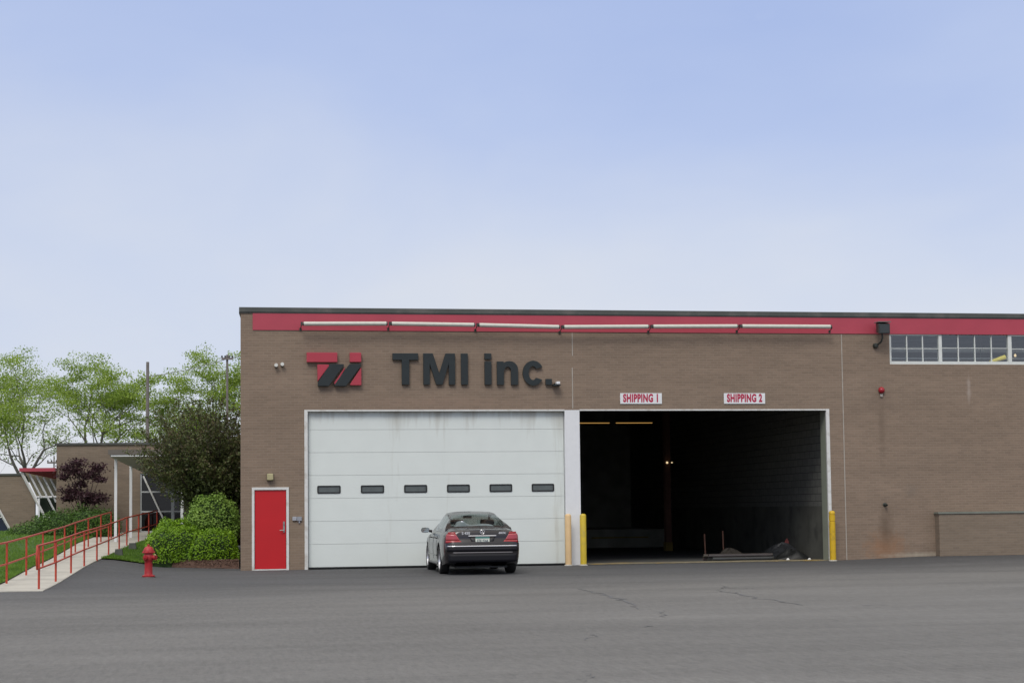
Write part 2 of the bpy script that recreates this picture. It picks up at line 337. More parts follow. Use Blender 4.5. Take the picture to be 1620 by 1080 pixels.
# ------------------------------------------------------------------ terrain
WZ = [(-60, 0), (-9.9, 0), (-9.25, .0), (-6.25, .035), (-3.25, .11), (-.25, .18), (4.5, .25), (7, .34), (10, .46), (14, .64), (18, .82), (30, .85), (60, .85)]
def walkz(y): return float(np.interp(y, [a for a, b in WZ], [b for a, b in WZ]))
def sstep(a, b, x):
    t = min(1, max(0, (x-a)/(b-a))); return t*t*(3-2*t)
def ha(x, y):
    h = (walkz(y)-.004)*sstep(-2.0, -4.0, x)
    h += .085*sstep(15.5, 19.5, x)*sstep(-10, 0, y)
    return h
gx = [-1500, -300, -80]+list(np.arange(-40, 46, .5))+[80, 300, 1500]
gy = [-1500, -300, -90]+list(np.arange(-48, 12, .5))+[30, 60]
b = MB(); nx, ny = len(gx), len(gy)
b.add([(x, y, ha(x, y) if y < 11.6 else -.02) for x in gx for y in gy], [(i*ny+j, (i+1)*ny+j, (i+1)*ny+j+1, i*ny+j+1) for i in range(nx-1) for j in range(ny-1)])
o = b.build('asphalt_lot', M_['asphalt'], smooth=True); tag(o, kind='structure')
b = MB(); b.add([(-3000, -3000, -.25), (3000, -3000, -.25), (3000, 3000, -.25), (-3000, 3000, -.25)], [(0, 1, 2, 3)])
tag(b.build('ground', M_['grassbase']), kind='structure')
# concrete walk that climbs to the entrance
wy = [-9.9, -8, -6.25, -3.25, -.25, 2, 4.5, 7, 10, 12, 14, 16, 18]
def wxl(y): return float(np.interp(y, [-10, 5, 12, 18], [-5.12, -5.22, -5.1, -4.6]))
def wxr(y): return float(np.interp(y, [-10, -6, 4, 8, 12, 15, 18], [-3.98, -3.96, -3.86, -3.62, -3.1, -2.3, -1.5]))
b = MB(); vs = []
for y in wy:
    z = walkz(y)+.012; vs += [(wxl(y), y, z-.3), (wxl(y), y, z), (wxr(y), y, z), (wxr(y), y, z-.3)]
fs = [(i*4+k, i*4+k+1, i*4+k+5, i*4+k+4) for i in range(len(wy)-1) for k in range(3)]+[(0, 1, 2, 3)]
b.add(vs, fs); tag(b.build('path', M_['concrete']), kind='structure')
for y in (-6.3, -4.2, -1.8, .6, 3.0, 5.4, 7.8, 10.2):      # control joints
    pass
# lawn left of the walk
b = MB(); ys = list(np.arange(-9.6, 60, 1.2)); us = [0, .03, .1, .2, .35, .5, .7, 1]
def lawnz(x, y):
    d = wxl(y)-x
    return walkz(y)+.035+.10*sstep(0, 3, d)*sstep(-10, 0, y)+.02*math.sin(x*1.3+y*.7)*sstep(0, 1, d)
b.add([(wxl(y)-u*24, y, lawnz(wxl(y)-u*24, y)) for y in ys for u in us], [(i*8+j, i*8+j+1, i*8+j+9, i*8+j+8) for i in range(len(ys)-1) for j in range(7)])
tag(b.build('lawn', M_['grassbase'], smooth=True), kind='structure')
# lawn between walk and shrubs
def edge(x): return float(np.interp(x, [-3.95, -2.6, -2.3, -1.2, 0], [4.4, 5.0, 4.5, 2.9, 1.7]))
def lawn2z(x, y):
    t = sstep(edge(x), edge(x)+5, y); return ha(x, edge(x))*(1-t)+walkz(y)*t+.04
b = MB(); xs = np.linspace(0, 1, 12); vs_ = np.linspace(0, 1, 14)
pts = []
for v in vs_:
    for u in xs:
        x0 = -3.9+u*3.9; y = edge(x0)+v*(17.9-edge(x0)); xl = wxr(y)+.0; x = xl+u*(0-.02-xl); pts.append((x, y, lawn2z(x, y)))
b.add(pts, [(i*12+j, i*12+j+1, i*12+j+13, i*12+j+12) for i in range(13) for j in range(11)])
tag(b.build('lawn_strip', M_['grassbase'], smooth=True), kind='structure')
# mulch bed under the shrubs
b = MB(); pts = []
for u in np.linspace(0, 1, 16):
    x = -2.45+u*2.42; y = edge(x)-.12
    for k, (dy, dz) in enumerate(((0, .0), (.05, .09), (.35, .16), (1.0, .2), (5, .3))): pts.append((x, y+dy, ha(x, y)+dz+.01*math.sin(x*9)))
b.add(pts, [(i*5+j, i*5+j+1, i*5+j+6, i*5+j+5) for i in range(15) for j in range(4)])
tag(b.build('mulch_bed', M_['mulch'], smooth=True), kind='structure')
cc = []
for i in range(1500):
    x = -2.4+random.random()*2.35; y = edge(x)-.12+random.random()*.6; cc.append((x, y, ha(x, y)+.08+.1*sstep(0, .4, y-edge(x)+.12)+random.random()*.03))
o = quads('wood_chips', np.array(cc), np.array([0, 0, .6]), rng.uniform(.012, .035, 1500), M_['mulch'], aspect=.4); tag(o, 'brown wood chip mulch under the clipped hedge', 'mulch', kind='stuff')
# grass blades
n = 42000; gx_, gy_ = rng.uniform(0, 1, n)**1.6*4.5, rng.uniform(-9.4, 17, n)
xx = np.array([wxl(y)-.01-d for d, y in zip(gx_, gy_)]); zz = np.array([lawnz(x, y) for x, y in zip(xx, gy_)])
n2 = 16000; u = rng.uniform(0, 1, n2); v = rng.uniform(0, 1, n2)**1.3; x2 = []; y2 = []
for a, c in zip(u, v):
    x0 = -3.95+a*2.0; y = edge(x0)-.05+c*9; x2.append(wxr(y)+.02+a*(-1.9-wxr(y))); y2.append(y)
z2 = np.array([lawn2z(x, y) for x, y in zip(x2, y2)])
P = np.stack([np.r_[xx, x2], np.r_[gy_, y2], np.r_[zz, z2]], 1); n = len(P)
h = rng.uniform(.025, .075, n); lean = rng.normal(0, .02, (n, 2)); wd = rng.uniform(.006, .014, n); an = rng.uniform(0, PI, n)
a = P.copy(); a[:, 0] -= wd*np.cos(an); a[:, 1] -= wd*np.sin(an); c = P.copy(); c[:, 0] += wd*np.cos(an); c[:, 1] += wd*np.sin(an)
t = P.copy(); t[:, 0] += lean[:, 0]; t[:, 1] += lean[:, 1]; t[:, 2] += h
a[:, 2] -= .01; c[:, 2] -= .01
me = bpy.data.meshes.new('grass'); me.vertices.add(3*n); me.vertices.foreach_set('co', np.stack([a, c, t], 1).ravel()); me.loops.add(3*n); me.loops.foreach_set('vertex_index', np.arange(3*n))
me.polygons.add(n); me.polygons.foreach_set('loop_start', np.arange(0, 3*n, 3)); me.polygons.foreach_set('loop_total', np.full(n, 3)); me.materials.append(M_['grass']); me.update(calc_edges=True)
o = bpy.data.objects.new('grass', me); C.objects.link(o); tag(o, 'short green grass on the lawns beside the concrete walk', 'grass', kind='stuff')

# ------------------------------------------------------------------ warehouse
def wall_holes(b, x0, x1, z0, z1, y0, y1, holes, m=0):
    xs = sorted({x0, x1, *[h[0] for h in holes], *[h[1] for h in holes]}); zs = sorted({z0, z1, *[h[2] for h in holes], *[h[3] for h in holes]})
    def solid(i, j):
        if i < 0 or j < 0 or i >= len(xs)-1 or j >= len(zs)-1: return False
        cx, cz = (xs[i]+xs[i+1])/2, (zs[j]+zs[j+1])/2
        return not any(h[0] < cx < h[1] and h[2] < cz < h[3] for h in holes)
    for i in range(len(xs)-1):
        for j in range(len(zs)-1):
            if not solid(i, j): continue
            a, c, d, e = xs[i], xs[i+1], zs[j], zs[j+1]
            b.add([(a, y0, d), (c, y0, d), (c, y0, e), (a, y0, e), (a, y1, d), (c, y1, d), (c, y1, e), (a, y1, e)], [(0, 1, 2, 3), (7, 6, 5, 4)], m)
            n = len(b.v)-8
            for k, f in (((-1, 0), (0, 3, 7, 4)), ((1, 0), (1, 5, 6, 2)), ((0, -1), (0, 4, 5, 1)), ((0, 1), (3, 2, 6, 7))):
                if not solid(i+k[0], j+k[1]): b.f.append(tuple(n+q for q in f)); b.m.append(m)
bld = empty('warehouse_building', (0, 0, 0), label='brown brick warehouse with red top band, white overhead door and dark open bay', cat='building')
D1 = (1.65, 8.61, 0, 4.16); D2 = (9.02, 16.06, 0, 4.16); DD = (.29, 1.235, 0, 2.15); WN = (17.88, 27.2, 5.42, 6.262)
XE, ZT = 44.0, 6.74
b = MB(); wall_holes(b, 0, XE, -.1, ZT, 0, .35, [D1, (8.61, 9.02, 0, 4.16), D2, DD, WN])
b.build('wall', M_['brick'], bld)
b = MB()
b.add([(0, .352, -.1), (.35, .352, -.1), (2.35, 42, -.1), (2.0, 42, -.1), (0, .352, ZT), (.35, .352, ZT), (2.35, 42, ZT), (2.0, 42, ZT)], [(0, 3, 2, 1), (4, 5, 6, 7), (0, 1, 5, 4), (1, 2, 6, 5), (2, 3, 7, 6), (3, 0, 4, 7)])
b.box(2.352, XE, 41.65, 42, -.1, ZT); b.box(XE-.35, XE, .352, 41.6, -.1, ZT); build_each(b, 'side_wall', M_['brick'], bld)
b = MB(); b.box(2.4, XE-.36, .36, 41.6, 6.5, 6.62); b.build('roof', M_['darkwall'], bld)
b = MB(); b.box(-.04, XE+.04, -.05, .38, ZT, ZT+.12); b.add([(-.04, .382, ZT), (.38, .382, ZT), (2.4, 42.04, ZT), (1.96, 42.04, ZT), (-.04, .382, ZT+.12), (.38, .382, ZT+.12), (2.4, 42.04, ZT+.12), (1.96, 42.04, ZT+.12)], [(0, 3, 2, 1), (4, 5, 6, 7), (0, 1, 5, 4), (1, 2, 6, 5), (2, 3, 7, 6), (3, 0, 4, 7)]); b.box(-.02, XE, -.03, -.003, ZT-.03, ZT-.001); build_each(b, 'roof_cap', M_['cap'], bld)
b = MB(); b.box(.31, XE, -.022, -.002, 6.264, ZT-.032); b.build('fascia_band', M_['redband'], bld)
# expansion joints
joint_m = mat('joint_sealant', (.36, .33, .29), .8, var=.2, scale=4)
for x, z0, z1 in ((8.84, 4.20, 5.30), (8.85, 5.62, 6.25), (16.48, .02, 6.25)):
    b = MB(); b.box(x-.012, x+.012, -.004, -.001, z0, z1)
    b.build('expansion_joint', joint_m, bld)
# trim
b = MB(); b.box(8.612, 9.018, -.012, .35, 0, 4.155); b.build('door_pier', M_['white'], bld)
b = MB(); b.box(1.648, 1.735, -.02, .12, 0, 4.17); b.box(1.737, 8.61, -.016, .06, 4.13, 4.17); build_each(b, 'door_frame', M_['trim'], bld)
b = MB(); b.box(9.02, 15.975, -.016, .06, 4.135, 4.172); b.box(15.977, 16.07, -.02, .05, 0, 4.175); build_each(b, 'bay_frame', M_['trim'], bld)
b = MB(); b.box(15.985, 16.06, .052, .5, 0, 4.15); b.build('bay_jamb', mat('grey_green_jamb', (.26, .28, .22), .7, var=.1), bld)
b = MB(); b.box(9.02, 15.98, .05, .9, .004, .02); b.build('threshold', mat('worn_threshold', (.20, .17, .11), .8, var=.5, scale=3, dirt=(.42, .26, .03), dscale=1.2), bld)
# overhead door
def door_mat():
    m = mat('white_door_paint', (.66, .70, .67), .5, var=.03, scale=2); nt = m.node_tree; N = nt.nodes; L = nt.links; p = N['Principled BSDF']
    src = p.inputs['Base Color'].links[0].from_socket
    tc = N.new('ShaderNodeTexCoord'); sp = N.new('ShaderNodeSeparateXYZ'); L.new(tc.outputs['Object'], sp.inputs[0])
    mp = N.new('ShaderNodeMapping'); mp.inputs['Scale'].default_value = (1, 1, .09); L.new(tc.outputs['Object'], mp.inputs[0])
    n = N.new('ShaderNodeTexNoise'); n.inputs['Scale'].default_value = 2.2; n.inputs['Detail'].default_value = 6; n.inputs['Roughness'].default_value = .65; L.new(mp.outputs[0], n.inputs['Vector'])
    r = N.new('ShaderNodeMapRange'); r.inputs['From Min'].default_value = 2.9; r.inputs['From Max'].default_value = 4.2; r.inputs['To Min'].default_value = 0; r.inputs['To Max'].default_value = .62; L.new(sp.outputs['Z'], r.inputs[0])
    pw = N.new('ShaderNodeMath'); pw.operation = 'POWER'; pw.inputs[1].default_value = 2.6; L.new(r.outputs[0], pw.inputs[0])
    ad = N.new('ShaderNodeMath'); ad.operation = 'ADD'; L.new(pw.outputs[0], ad.inputs[0]); L.new(n.outputs['Fac'], ad.inputs[1])
    r2 = N.new('ShaderNodeMapRange'); r2.inputs['From Min'].default_value = .62; r2.inputs['From Max'].default_value = 1.0; r2.inputs['To Max'].default_value = .8; L.new(ad.outputs[0], r2.inputs[0])
    x = N.new('ShaderNodeMix'); x.data_type = 'RGBA'; L.new(r2.outputs[0], x.inputs[0]); L.new(src, x.inputs[6]); x.inputs[7].default_value = (.26, .21, .13, 1); L.new(x.outputs[2], p.inputs['Base Color']); return m
seam_m = mat('door_seam', (.64, .68, .65), .8, var=.2)
b = MB(); gap = .006; z = .055; edges = []
while z < 4.3:
    z1 = min(z+.6, 4.32); b.box(1.76, 8.60, .13, .17, z, z1-gap); edges.append(z1); z = z1
bk = MB(); bk.box(1.70, 8.608, .171, .19, .02, 4.3)
od = bk.build('overhead_door', seam_m, bld); build_each(b, 'door_section', door_mat(), od)
for k in range(6):
    x0 = 1.985+k*1.145; b = MB(); x1 = x0+.615; za, zb = 1.975, 2.185; r = .035
    def rr(x0, x1, z0, z1, r):
        p = []
        for cx, cz, a0 in ((x1-r, z1-r, 0), (x0+r, z1-r, 90), (x0+r, z0+r, 180), (x1-r, z0+r, 270)):
            for q in range(5): t = R(a0+q*22.5); p.append((cx+r*math.cos(t), cz+r*math.sin(t)))
        return p
    A = rr(x0, x1, za, zb, r); B = rr(x0+.035, x1-.035, za+.035, zb-.035, .02); n = len(A)
    vs = [(x, .115, z) for x, z in A]+[(x, .115, z) for x, z in B]+[(x, .135, z) for x, z in A]+[(x, .128, z) for x, z in B]
    fs = [(i, (i+1) % n, (i+1) % n+n, i+n) for i in range(n)]+[(i, i+2*n, (i+1) % n+2*n, (i+1) % n) for i in range(n)]+[(i+n, (i+1) % n+n, (i+1) % n+3*n, i+3*n) for i in range(n)]
    b.add(vs, fs, 0); b.add([(x, .1275, z) for x, z in B], [tuple(range(n))], 1)
    if k == 0: pane_m = mat('grey_scratched_pane', (.10, .115, .115), .25, var=.15, scale=6)
    b.build('window', [M_['plastic'], pane_m], od)
b = MB(); b.box(1.74, 8.605, .12, .165, .022, .052); b.build('bottom_seal', M_['plastic'], od)
# red entry door
b = MB()
for x0, x1, z0, z1 in ((.285, .35, 0, 2.15), (1.175, 1.24, 0, 2.15), (.351, 1.174, 2.085, 2.15)): b.box(x0, x1, -.03, .1, z0, z1)
b.box(.351, 1.174, -.02, .1, .002, .03); build_each(b, 'entry_frame', M_['trim'], bld)
b = MB(); b.box(.36, 1.168, .008, .05, .035, 2.078); ed = b.build('entry_door', M_['reddoor'], bld, bevel=.004)
b = MB(); b.box(1.09, 1.135, -.006, .008, .98, 1.26); b.tube([(1.11, -.005, 1.03), (1.11, -.06, 1.03), (1.0, -.06, 1.03)], .013, 8); b.lathe([(0, -.03), (.02, -.03), (.02, 0)], 12, o=(1.115, 0, 1.2), axis='y'); b.build('handle', M_['metal'], ed)
# windows, upper right
def rwin(x0, x1, n, fw, top=True):
    b = MB(); z0, z1 = 5.42, 6.26
    b.box(x0, x0+fw, .02, .12, z0, z1); b.box(x1-fw, x1, .02, .12, z0, z1); b.box(x0+fw, x1-fw, .012, .12, z0, z0+.085)
    if top: b.box(x0+fw, x1-fw, .02, .12, z1-.035, z1)
    zt = z1-(.035 if top else 0); w = (x1-x0-2*fw)/n; ga = z0+.085
    for i in range(1, n): b.box(x0+fw+i*w-.014, x0+fw+i*w+.014, .035, .09, ga, zt)
    zm = (ga+zt)/2
    for i in range(n): b.box(x0+fw+i*w+.014*(i > 0), x0+fw+(i+1)*w-.014*(i < n-1), .045, .08, zm-.008, zm+.008)
    f = b.build('window', mat('window_frame_paint', (.62, .64, .61), .6, var=.08, scale=6), bld)
    b = MB()
    for i in range(n):
        t = .001*(((i*37) % 5)-2); b.add([(x0+fw+i*w, .06+t, ga), (x0+fw+(i+1)*w, .06-t, ga), (x0+fw+(i+1)*w, .06-t, zt), (x0+fw+i*w, .06+t, zt)], [(0, 1, 2, 3)])
    b.build('pane', M_['glass'], f)
rwin(17.885, 19.40, 3, .055); rwin(19.40, 21.46, 4, .04, False); rwin(21.46, 23.9, 5, .07); rwin(23.9, 26.0, 4, .04, False); rwin(26.0, 27.19, 2, .06)
# interior shell of the shipping bay
cmu = brick_mat('grey_block_wall', base=(.16, .16, .145), mortar=(.085, .085, .078))
for nd in cmu.node_tree.nodes:
    if nd.type == 'TEX_BRICK': nd.inputs['Brick Width'].default_value = .41; nd.inputs['Row Height'].default_value = .205; nd.inputs['Mortar Size'].default_value = .012
b = MB(); b.box(16.2, 16.4, .35, 24, 0, 6.4); b.build('block_wall', cmu, bld)
b = MB(); b.box(16.17, 16.199, .6, 20, 0, 1.5); b.build('dado', mat('dirty_dado', (.10, .10, .085), .9, var=.35, scale=1.2, dirt=(.05, .05, .045)), bld)
b = MB(); b.box(.36, 16.199, 24.0, 24.2, 0, 6.4); b.box(8.7, 8.9, .36, 24, 0, 6.4); b.box(16.41, 43.6, 11, 11.2, 0, 6.4); build_each(b, 'inner_wall', M_['darkwall'], bld)
b = MB(); b.box(8.91, 16.16, .92, 23.9, .003, .012); b.build('bay_floor', M_['darkfloor'], bld)
b = MB(); b.box(8.95, 16.1, 18, 23.9, .012, .7); b.box(13.2, 15.4, 17.97, 17.998, .37, .42, 1); b.build('loading_dock', [M_['darkwall'], mat('worn_yellow_line', (.22, .16, .03), .8, var=.4)], bld)
b = MB(); b.box(8.95, 16.1, 3.0, 3.15, 4.5, 4.8); b.box(8.95, 16.1, 9.0, 9.15, 4.8, 5.1); build_each(b, 'roof_beam', M_['darkmetal'], bld)
# steel column inside
t = empty('steel_column', (14.72, 12.5, .012), label='rusty steel column with yellow painted foot standing inside the dark shipping bay', cat='column')
b = MB(); b.box(-.10, .10, -.13, -.11, .3, 5.6); b.box(-.10, .10, .11, .13, .3, 5.6); b.box(-.012, .012, -.109, .109, .3, 5.6); b.build('shaft', M_['rustcol'], t)
b = MB(); b.box(-.14, .14, -.15, .15, 0, .02); b.box(-.13, .13, -.14, -.105, .021, .3); b.box(-.13, .13, .105, .14, .021, .3); b.box(-.02, .02, -.104, .104, .021, .3); b.build('foot', mat('dirty_yellow_foot', (.16, .11, .02), .8, var=.4), t)
# lamps in the bay
def strip_lamp(x0, x1, y, z, label):
    t = empty('strip_lamp', ((x0+x1)/2, y, z), label=label, cat='lamp', group='orange strip lamps in the shipping bay'); h = (x1-x0)/2
    b = MB(); b.prismx([(-.06, .035), (.06, .035), (.035, .09), (-.035, .09)], -h, h); b.build('housing', M_['darkmetal'], t)
    b = MB(); b.tube([(-h+.02, 0, .0), (h-.02, 0, .0)], .014, 8); b.build('tube', M_['glow'], t)
    b = MB(); b.tube([(-h*.7, 0, .09), (-h*.7, 0, .8)], .006, 5); b.tube([(h*.7, 0, .09), (h*.7, 0, .8)], .006, 5); build_each(b, 'hanger', M_['darkmetal'], t)
strip_lamp(11.9, 13.3, 15, 4.56, 'glowing orange strip lamp inside the shipping bay nearest the white pier')
strip_lamp(13.5, 14.89, 15, 4.56, 'glowing orange strip lamp inside the shipping bay above the rusty column')
for dx, z, lab in ((0, 3.05, 'left and larger of two small lit lamps on the rusty column in the bay'), (.17, 3.05, 'right and smaller of two small lit lamps beside the rusty column in the bay')):
    t = empty('bay_lamp', (14.68+dx, 12.3, z), label=lab, cat='lamp', group='small lamps on the bay column')
    b = MB(); b.lathe([(0, -.04), (.035 if dx == 0 else .02, -.035), (.04 if dx == 0 else .024, 0), (.02, .02), (0, .02)], 12, axis='y'); b.build('bulb', M_['glowspot'], t)
    b = MB(); b.lathe([(.03, .021), (.03, .07), (0, .07)], 10, axis='y'); b.build('socket', M_['darkmetal'], t)
# duct and pipes seen through the upper windows
t = empty('ceiling_duct', (17, 1.3, 5.95), label='long pale grey duct running behind the upper windows', cat='duct')
pipem = mat('pale_pipe', (.65, .67, .65), .5, var=.2, scale=2)
b = MB(); b.tube([(0, 0, 0), (12, 0, 0)], .085, 12); b.build('duct', pipem, t)
b = MB()
for x in (1, 4, 7, 10): b.box(x-.02, x+.02, -.02, .02, .12, .5)
build_each(b, 'hanger', M_['darkmetal'], t)
t = empty('ceiling_pipe', (17, .9, 5.66), label='thin grey pipe under the duct behind the upper windows', cat='pipe')
b = MB(); b.tube([(0, 0, 0), (12, 0, .02)], .025, 8); b.build('pipe', pipem, t)
b = MB()
for x in (1, 4, 7, 10): b.box(x-.01, x+.01, -.01, .01, .03, .9)
build_each(b, 'hanger', M_['darkmetal'], t)
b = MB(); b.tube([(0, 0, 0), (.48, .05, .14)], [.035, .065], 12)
o = b.build('yellow_pipe', mat('glowing_yellow', (.85, .72, .12), .5, emit=.25, emitcol=(.9, .7, .1), var=.05)); o.location = (21.02, .35, 5.53); tag(o, 'slanting yellow pipe end with added glow behind the middle upper window', 'pipe')  # no lamp: the pipe's brightness is helped by emission in its material
for dx, lab in ((0, 'left of two warm glowing bulbs behind the rightmost upper window'), (.16, 'right of two warm glowing bulbs behind the rightmost upper window')):
    t = empty('warm_bulb', (21.85+dx, .8, 5.76), label=lab, cat='lamp', group='warm bulbs behind the upper window')
    b = MB(); b.lathe([(0, -.05), (.03, -.04), (.035, 0), (.012, .04), (0, .04)], 10); b.build('bulb', M_['glowspot'], t)
    b = MB(); b.tube([(0, 0, .03), (0, 0, .7)], .006, 5); b.build('cord', M_['darkmetal'], t)

# low brick wall at right
t = empty('low_brick_wall', (19.08, 0, 0), label='low brown brick box wall with metal cap against the right facade', cat='wall')
b = MB(); b.box(0, 16, -.28, -.004, -.1, 1.245); b.build('brickwork', M_['brick2'], t)
b = MB(); b.box(-.03, 16.05, -.31, -.002, 1.247, 1.30); b.build('coping', mat('grey_coping', (.17, .18, .15), .6, var=.2), t)

# ------------------------------------------------------------------ signs
SG = empty('company_sign', (0, -.002, 0), label='large black raised letters TMI inc. above the white overhead door', cat='sign')
def letter(polys, y0=-.085, y1=-.004):
    b = MB()
    for p in polys: b.prism(p, y0, y1)
    b.build('letter', M_['black'], SG, bevel=.006)
zb, zt = 4.83, 5.665; st = .185
letter([[(3.97, zt), (4.655, zt), (4.655, zt-.18), (4.415, zt-.18), (4.415, zb), (4.215, zb), (4.215, zt-.18), (3.97, zt-.18)]])
letter([[(4.79, zb), (4.79, zt), (5.045, zt), (5.215, zb+.30), (5.385, zt), (5.64, zt), (5.64, zb), (5.47, zb), (5.47, zt-.28), (5.30, zb), (5.13, zb), (4.96, zt-.28), (4.96, zb)]])
letter([[(5.80, zb), (5.80, zt), (5.985, zt), (5.985, zb)]])
letter([[(6.435, zb), (6.435, zb+.62), (6.62, zb+.62), (6.62, zb)], [(6.435, zb+.68), (6.435, zt+.005), (6.62, zt+.005), (6.62, zb+.68)]])
xh = zb+.635
def arc(cx, cz, rx, rz, a0, a1, n): return [(cx+rx*math.cos(R(a0+(a1-a0)*i/n)), cz+rz*math.sin(R(a0+(a1-a0)*i/n))) for i in range(n+1)]
def ribbon(out, inn):        # quad strip of extruded pieces
    b = MB(); n = len(out); y0, y1 = -.085, -.004
    vs = [(x, y0, z) for x, z in out]+[(x, y0, z) for x, z in inn]+[(x, y1, z) for x, z in out]+[(x, y1, z) for x, z in inn]
    fs = []
    for i in range(n-1): fs += [(i, i+1, n+i+1, n+i), (2*n+i, 3*n+i, 3*n+i+1, 2*n+i+1), (i, 2*n+i, 2*n+i+1, i+1), (n+i, n+i+1, 3*n+i+1, 3*n+i)]
    fs += [(0, n, 3*n, 2*n), (n-1, 3*n-1, 4*n-1, 2*n-1)]
    b.add(vs, fs); return b
# n: right leg with shoulder, left stem
b = ribbon([(7.34, zb)]+arc(7.10, xh-.215, .24, .215, 0, 180, 14), [(7.15, zb)]+arc(7.06, xh-.265, .09, .115, 0, 180, 14)); 
b.prism([(6.77, zb), (6.77, xh-.01), (6.95, xh-.01), (6.955, xh-.24), (6.955, zb)], -.0855, -.0035); b.build('letter', M_['black'], SG)
b = ribbon(arc(7.755, zb+.315, .285, .335, 28, 328, 26), arc(7.745, zb+.315, .115, .185, 40, 318, 26)); b.build('letter', M_['black'], SG)
b = MB(); b.prism([(8.09, zb), (8.09, zb+.16), (8.26, zb+.16), (8.26, zb)], -.085, -.004); b.build('full_stop', M_['black'], SG)
LG = empty('logo_sign', (0, -.002, 0), label='red and black slanted TM emblem on the brick left of the lettering', cat='sign')
def lp(pts, m, y0=-.12, y1=-.004):      # points given in emblem units
    b = MB(); b.prism([(1.71+u*1.43/443, 5.672-v*.885/280) for u, v in pts], y0, y1); b.build('letter', [m], LG, bevel=.005)
lp([(0, 0), (248, 0), (248, 80), (0, 80)], M_['redsign']); lp([(350, 0), (443, 0), (443, 78), (350, 78)], M_['redsign'])
lp([(86, 100), (180, 100), (180, 112), (88, 240)], M_['redsign']); lp([(222, 252), (222, 262), (236, 262), (308, 140), (308, 124)], M_['redsign']); lp([(443, 120), (443, 272), (352, 272), (352, 262)], M_['redsign'])
lp([(190, 97), (300, 97), (300, 110), (178, 280), (90, 280), (90, 250)], M_['black'], -.15, -.0045); lp([(345, 97), (440, 97), (440, 112), (318, 280), (224, 280), (224, 268)], M_['black'], -.15, -.0045)
def text_obj(name, txt, size, mat_, parent, loc, xs=1.0, off=.0, ext=.002, rot=(PI/2, 0, 0), spacing=1.0, align='CENTER'):
    cu = bpy.data.curves.new(name, 'FONT'); cu.body = txt; cu.size = size; cu.offset = off; cu.extrude = ext; cu.align_x = align; cu.align_y = 'CENTER'; cu.space_character = spacing
    tmp = bpy.data.objects.new(name+'_tmp', cu); C.objects.link(tmp); bpy.context.view_layer.update()
    me = bpy.data.meshes.new_from_object(tmp.evaluated_get(bpy.context.evaluated_depsgraph_get())); bpy.data.objects.remove(tmp); bpy.data.curves.remove(cu)
    me.name = name; me.materials.clear(); me.materials.append(mat_); o = bpy.data.objects.new(name, me); C.objects.link(o)
    if parent: o.parent = parent
    o.location = loc; o.rotation_euler = rot; o.scale = (xs, 1, 1); return o
signred = mat('sign_lettering_red', (.40, .02, .06), .5, var=.05)
for x0, x1, tx, lab in ((10.15, 11.31, 'SHIPPING 1', 'white board with red lettering SHIPPING 1 over the bay'), (13.06, 14.23, 'SHIPPING 2', 'white board with red lettering SHIPPING 2 over the bay')):
    t = empty('shipping_sign', ((x0+x1)/2, -.004, 4.465), label=lab, cat='sign', group='shipping signs over the bay'); h = (x1-x0)/2
    b = MB(); b.box(-h, h, -.02, 0, -.145, .145); b.build('board', M_['white'], t)
    text_obj('lettering', tx, .29, signred, t, (0, -.0215, 0), .62, .0155, .001, spacing=1.12)

# ------------------------------------------------------------------ sign lights: six tubes in a row on the red band
jx = [1.555, 3.865, 6.20, 8.50, 10.96, 13.46, 16.13]
jz = [6.405, 6.425, 6.405, 6.365, 6.395, 6.42, 6.425]
ordn = ['leftmost of the six', 'second from left of the six', 'third from left of the six', 'third from right of the six', 'second from right of the six', 'rightmost of the six']
for k in range(6):
    a, c = Vector((jx[k], 0, jz[k])), Vector((jx[k+1], 0, jz[k+1])); Lh = (c-a).length
    t = empty('sign_light', (a.x, -.30, a.z), label=ordn[k]+' long tube lights on the red fascia band', cat='light', group='tube lights along the red band')
    d = c-a; e0, e1 = d*(.07/Lh), d*(1-.07/Lh)
    b = MB(); b.tube([e0, e0+d*.004, e1-d*.004, e1], [.045, .055, .055, .045], 12); b.build('tube', M_['galv'], t, smooth=True)
    b = MB(); b.tube([e0-d*.012, e0], .05, 10); b.tube([e1, e1+d*.012], .05, 10); build_each(b, 'end_cap', M_['darkmetal'], t)
    b = MB(); b.tube([(.01, 0, -.03), (.0, .30, -.115)], .012, 6); b.box(-.03, .03, .265, .296, -.15, -.08); b.box(-.006, .035, -.05, .05, -.045, .045)
    if k == 5: b.build('bracket', M_['darkmetal'], t); b = MB(); b.tube([(d.x-.02, 0, d.z-.03), (d.x, .30, d.z-.10)], .012, 6); b.box(d.x-.03, d.x+.03, .265, .296, d.z-.14, d.z-.07)
    b.build('bracket', M_['darkmetal'], t)

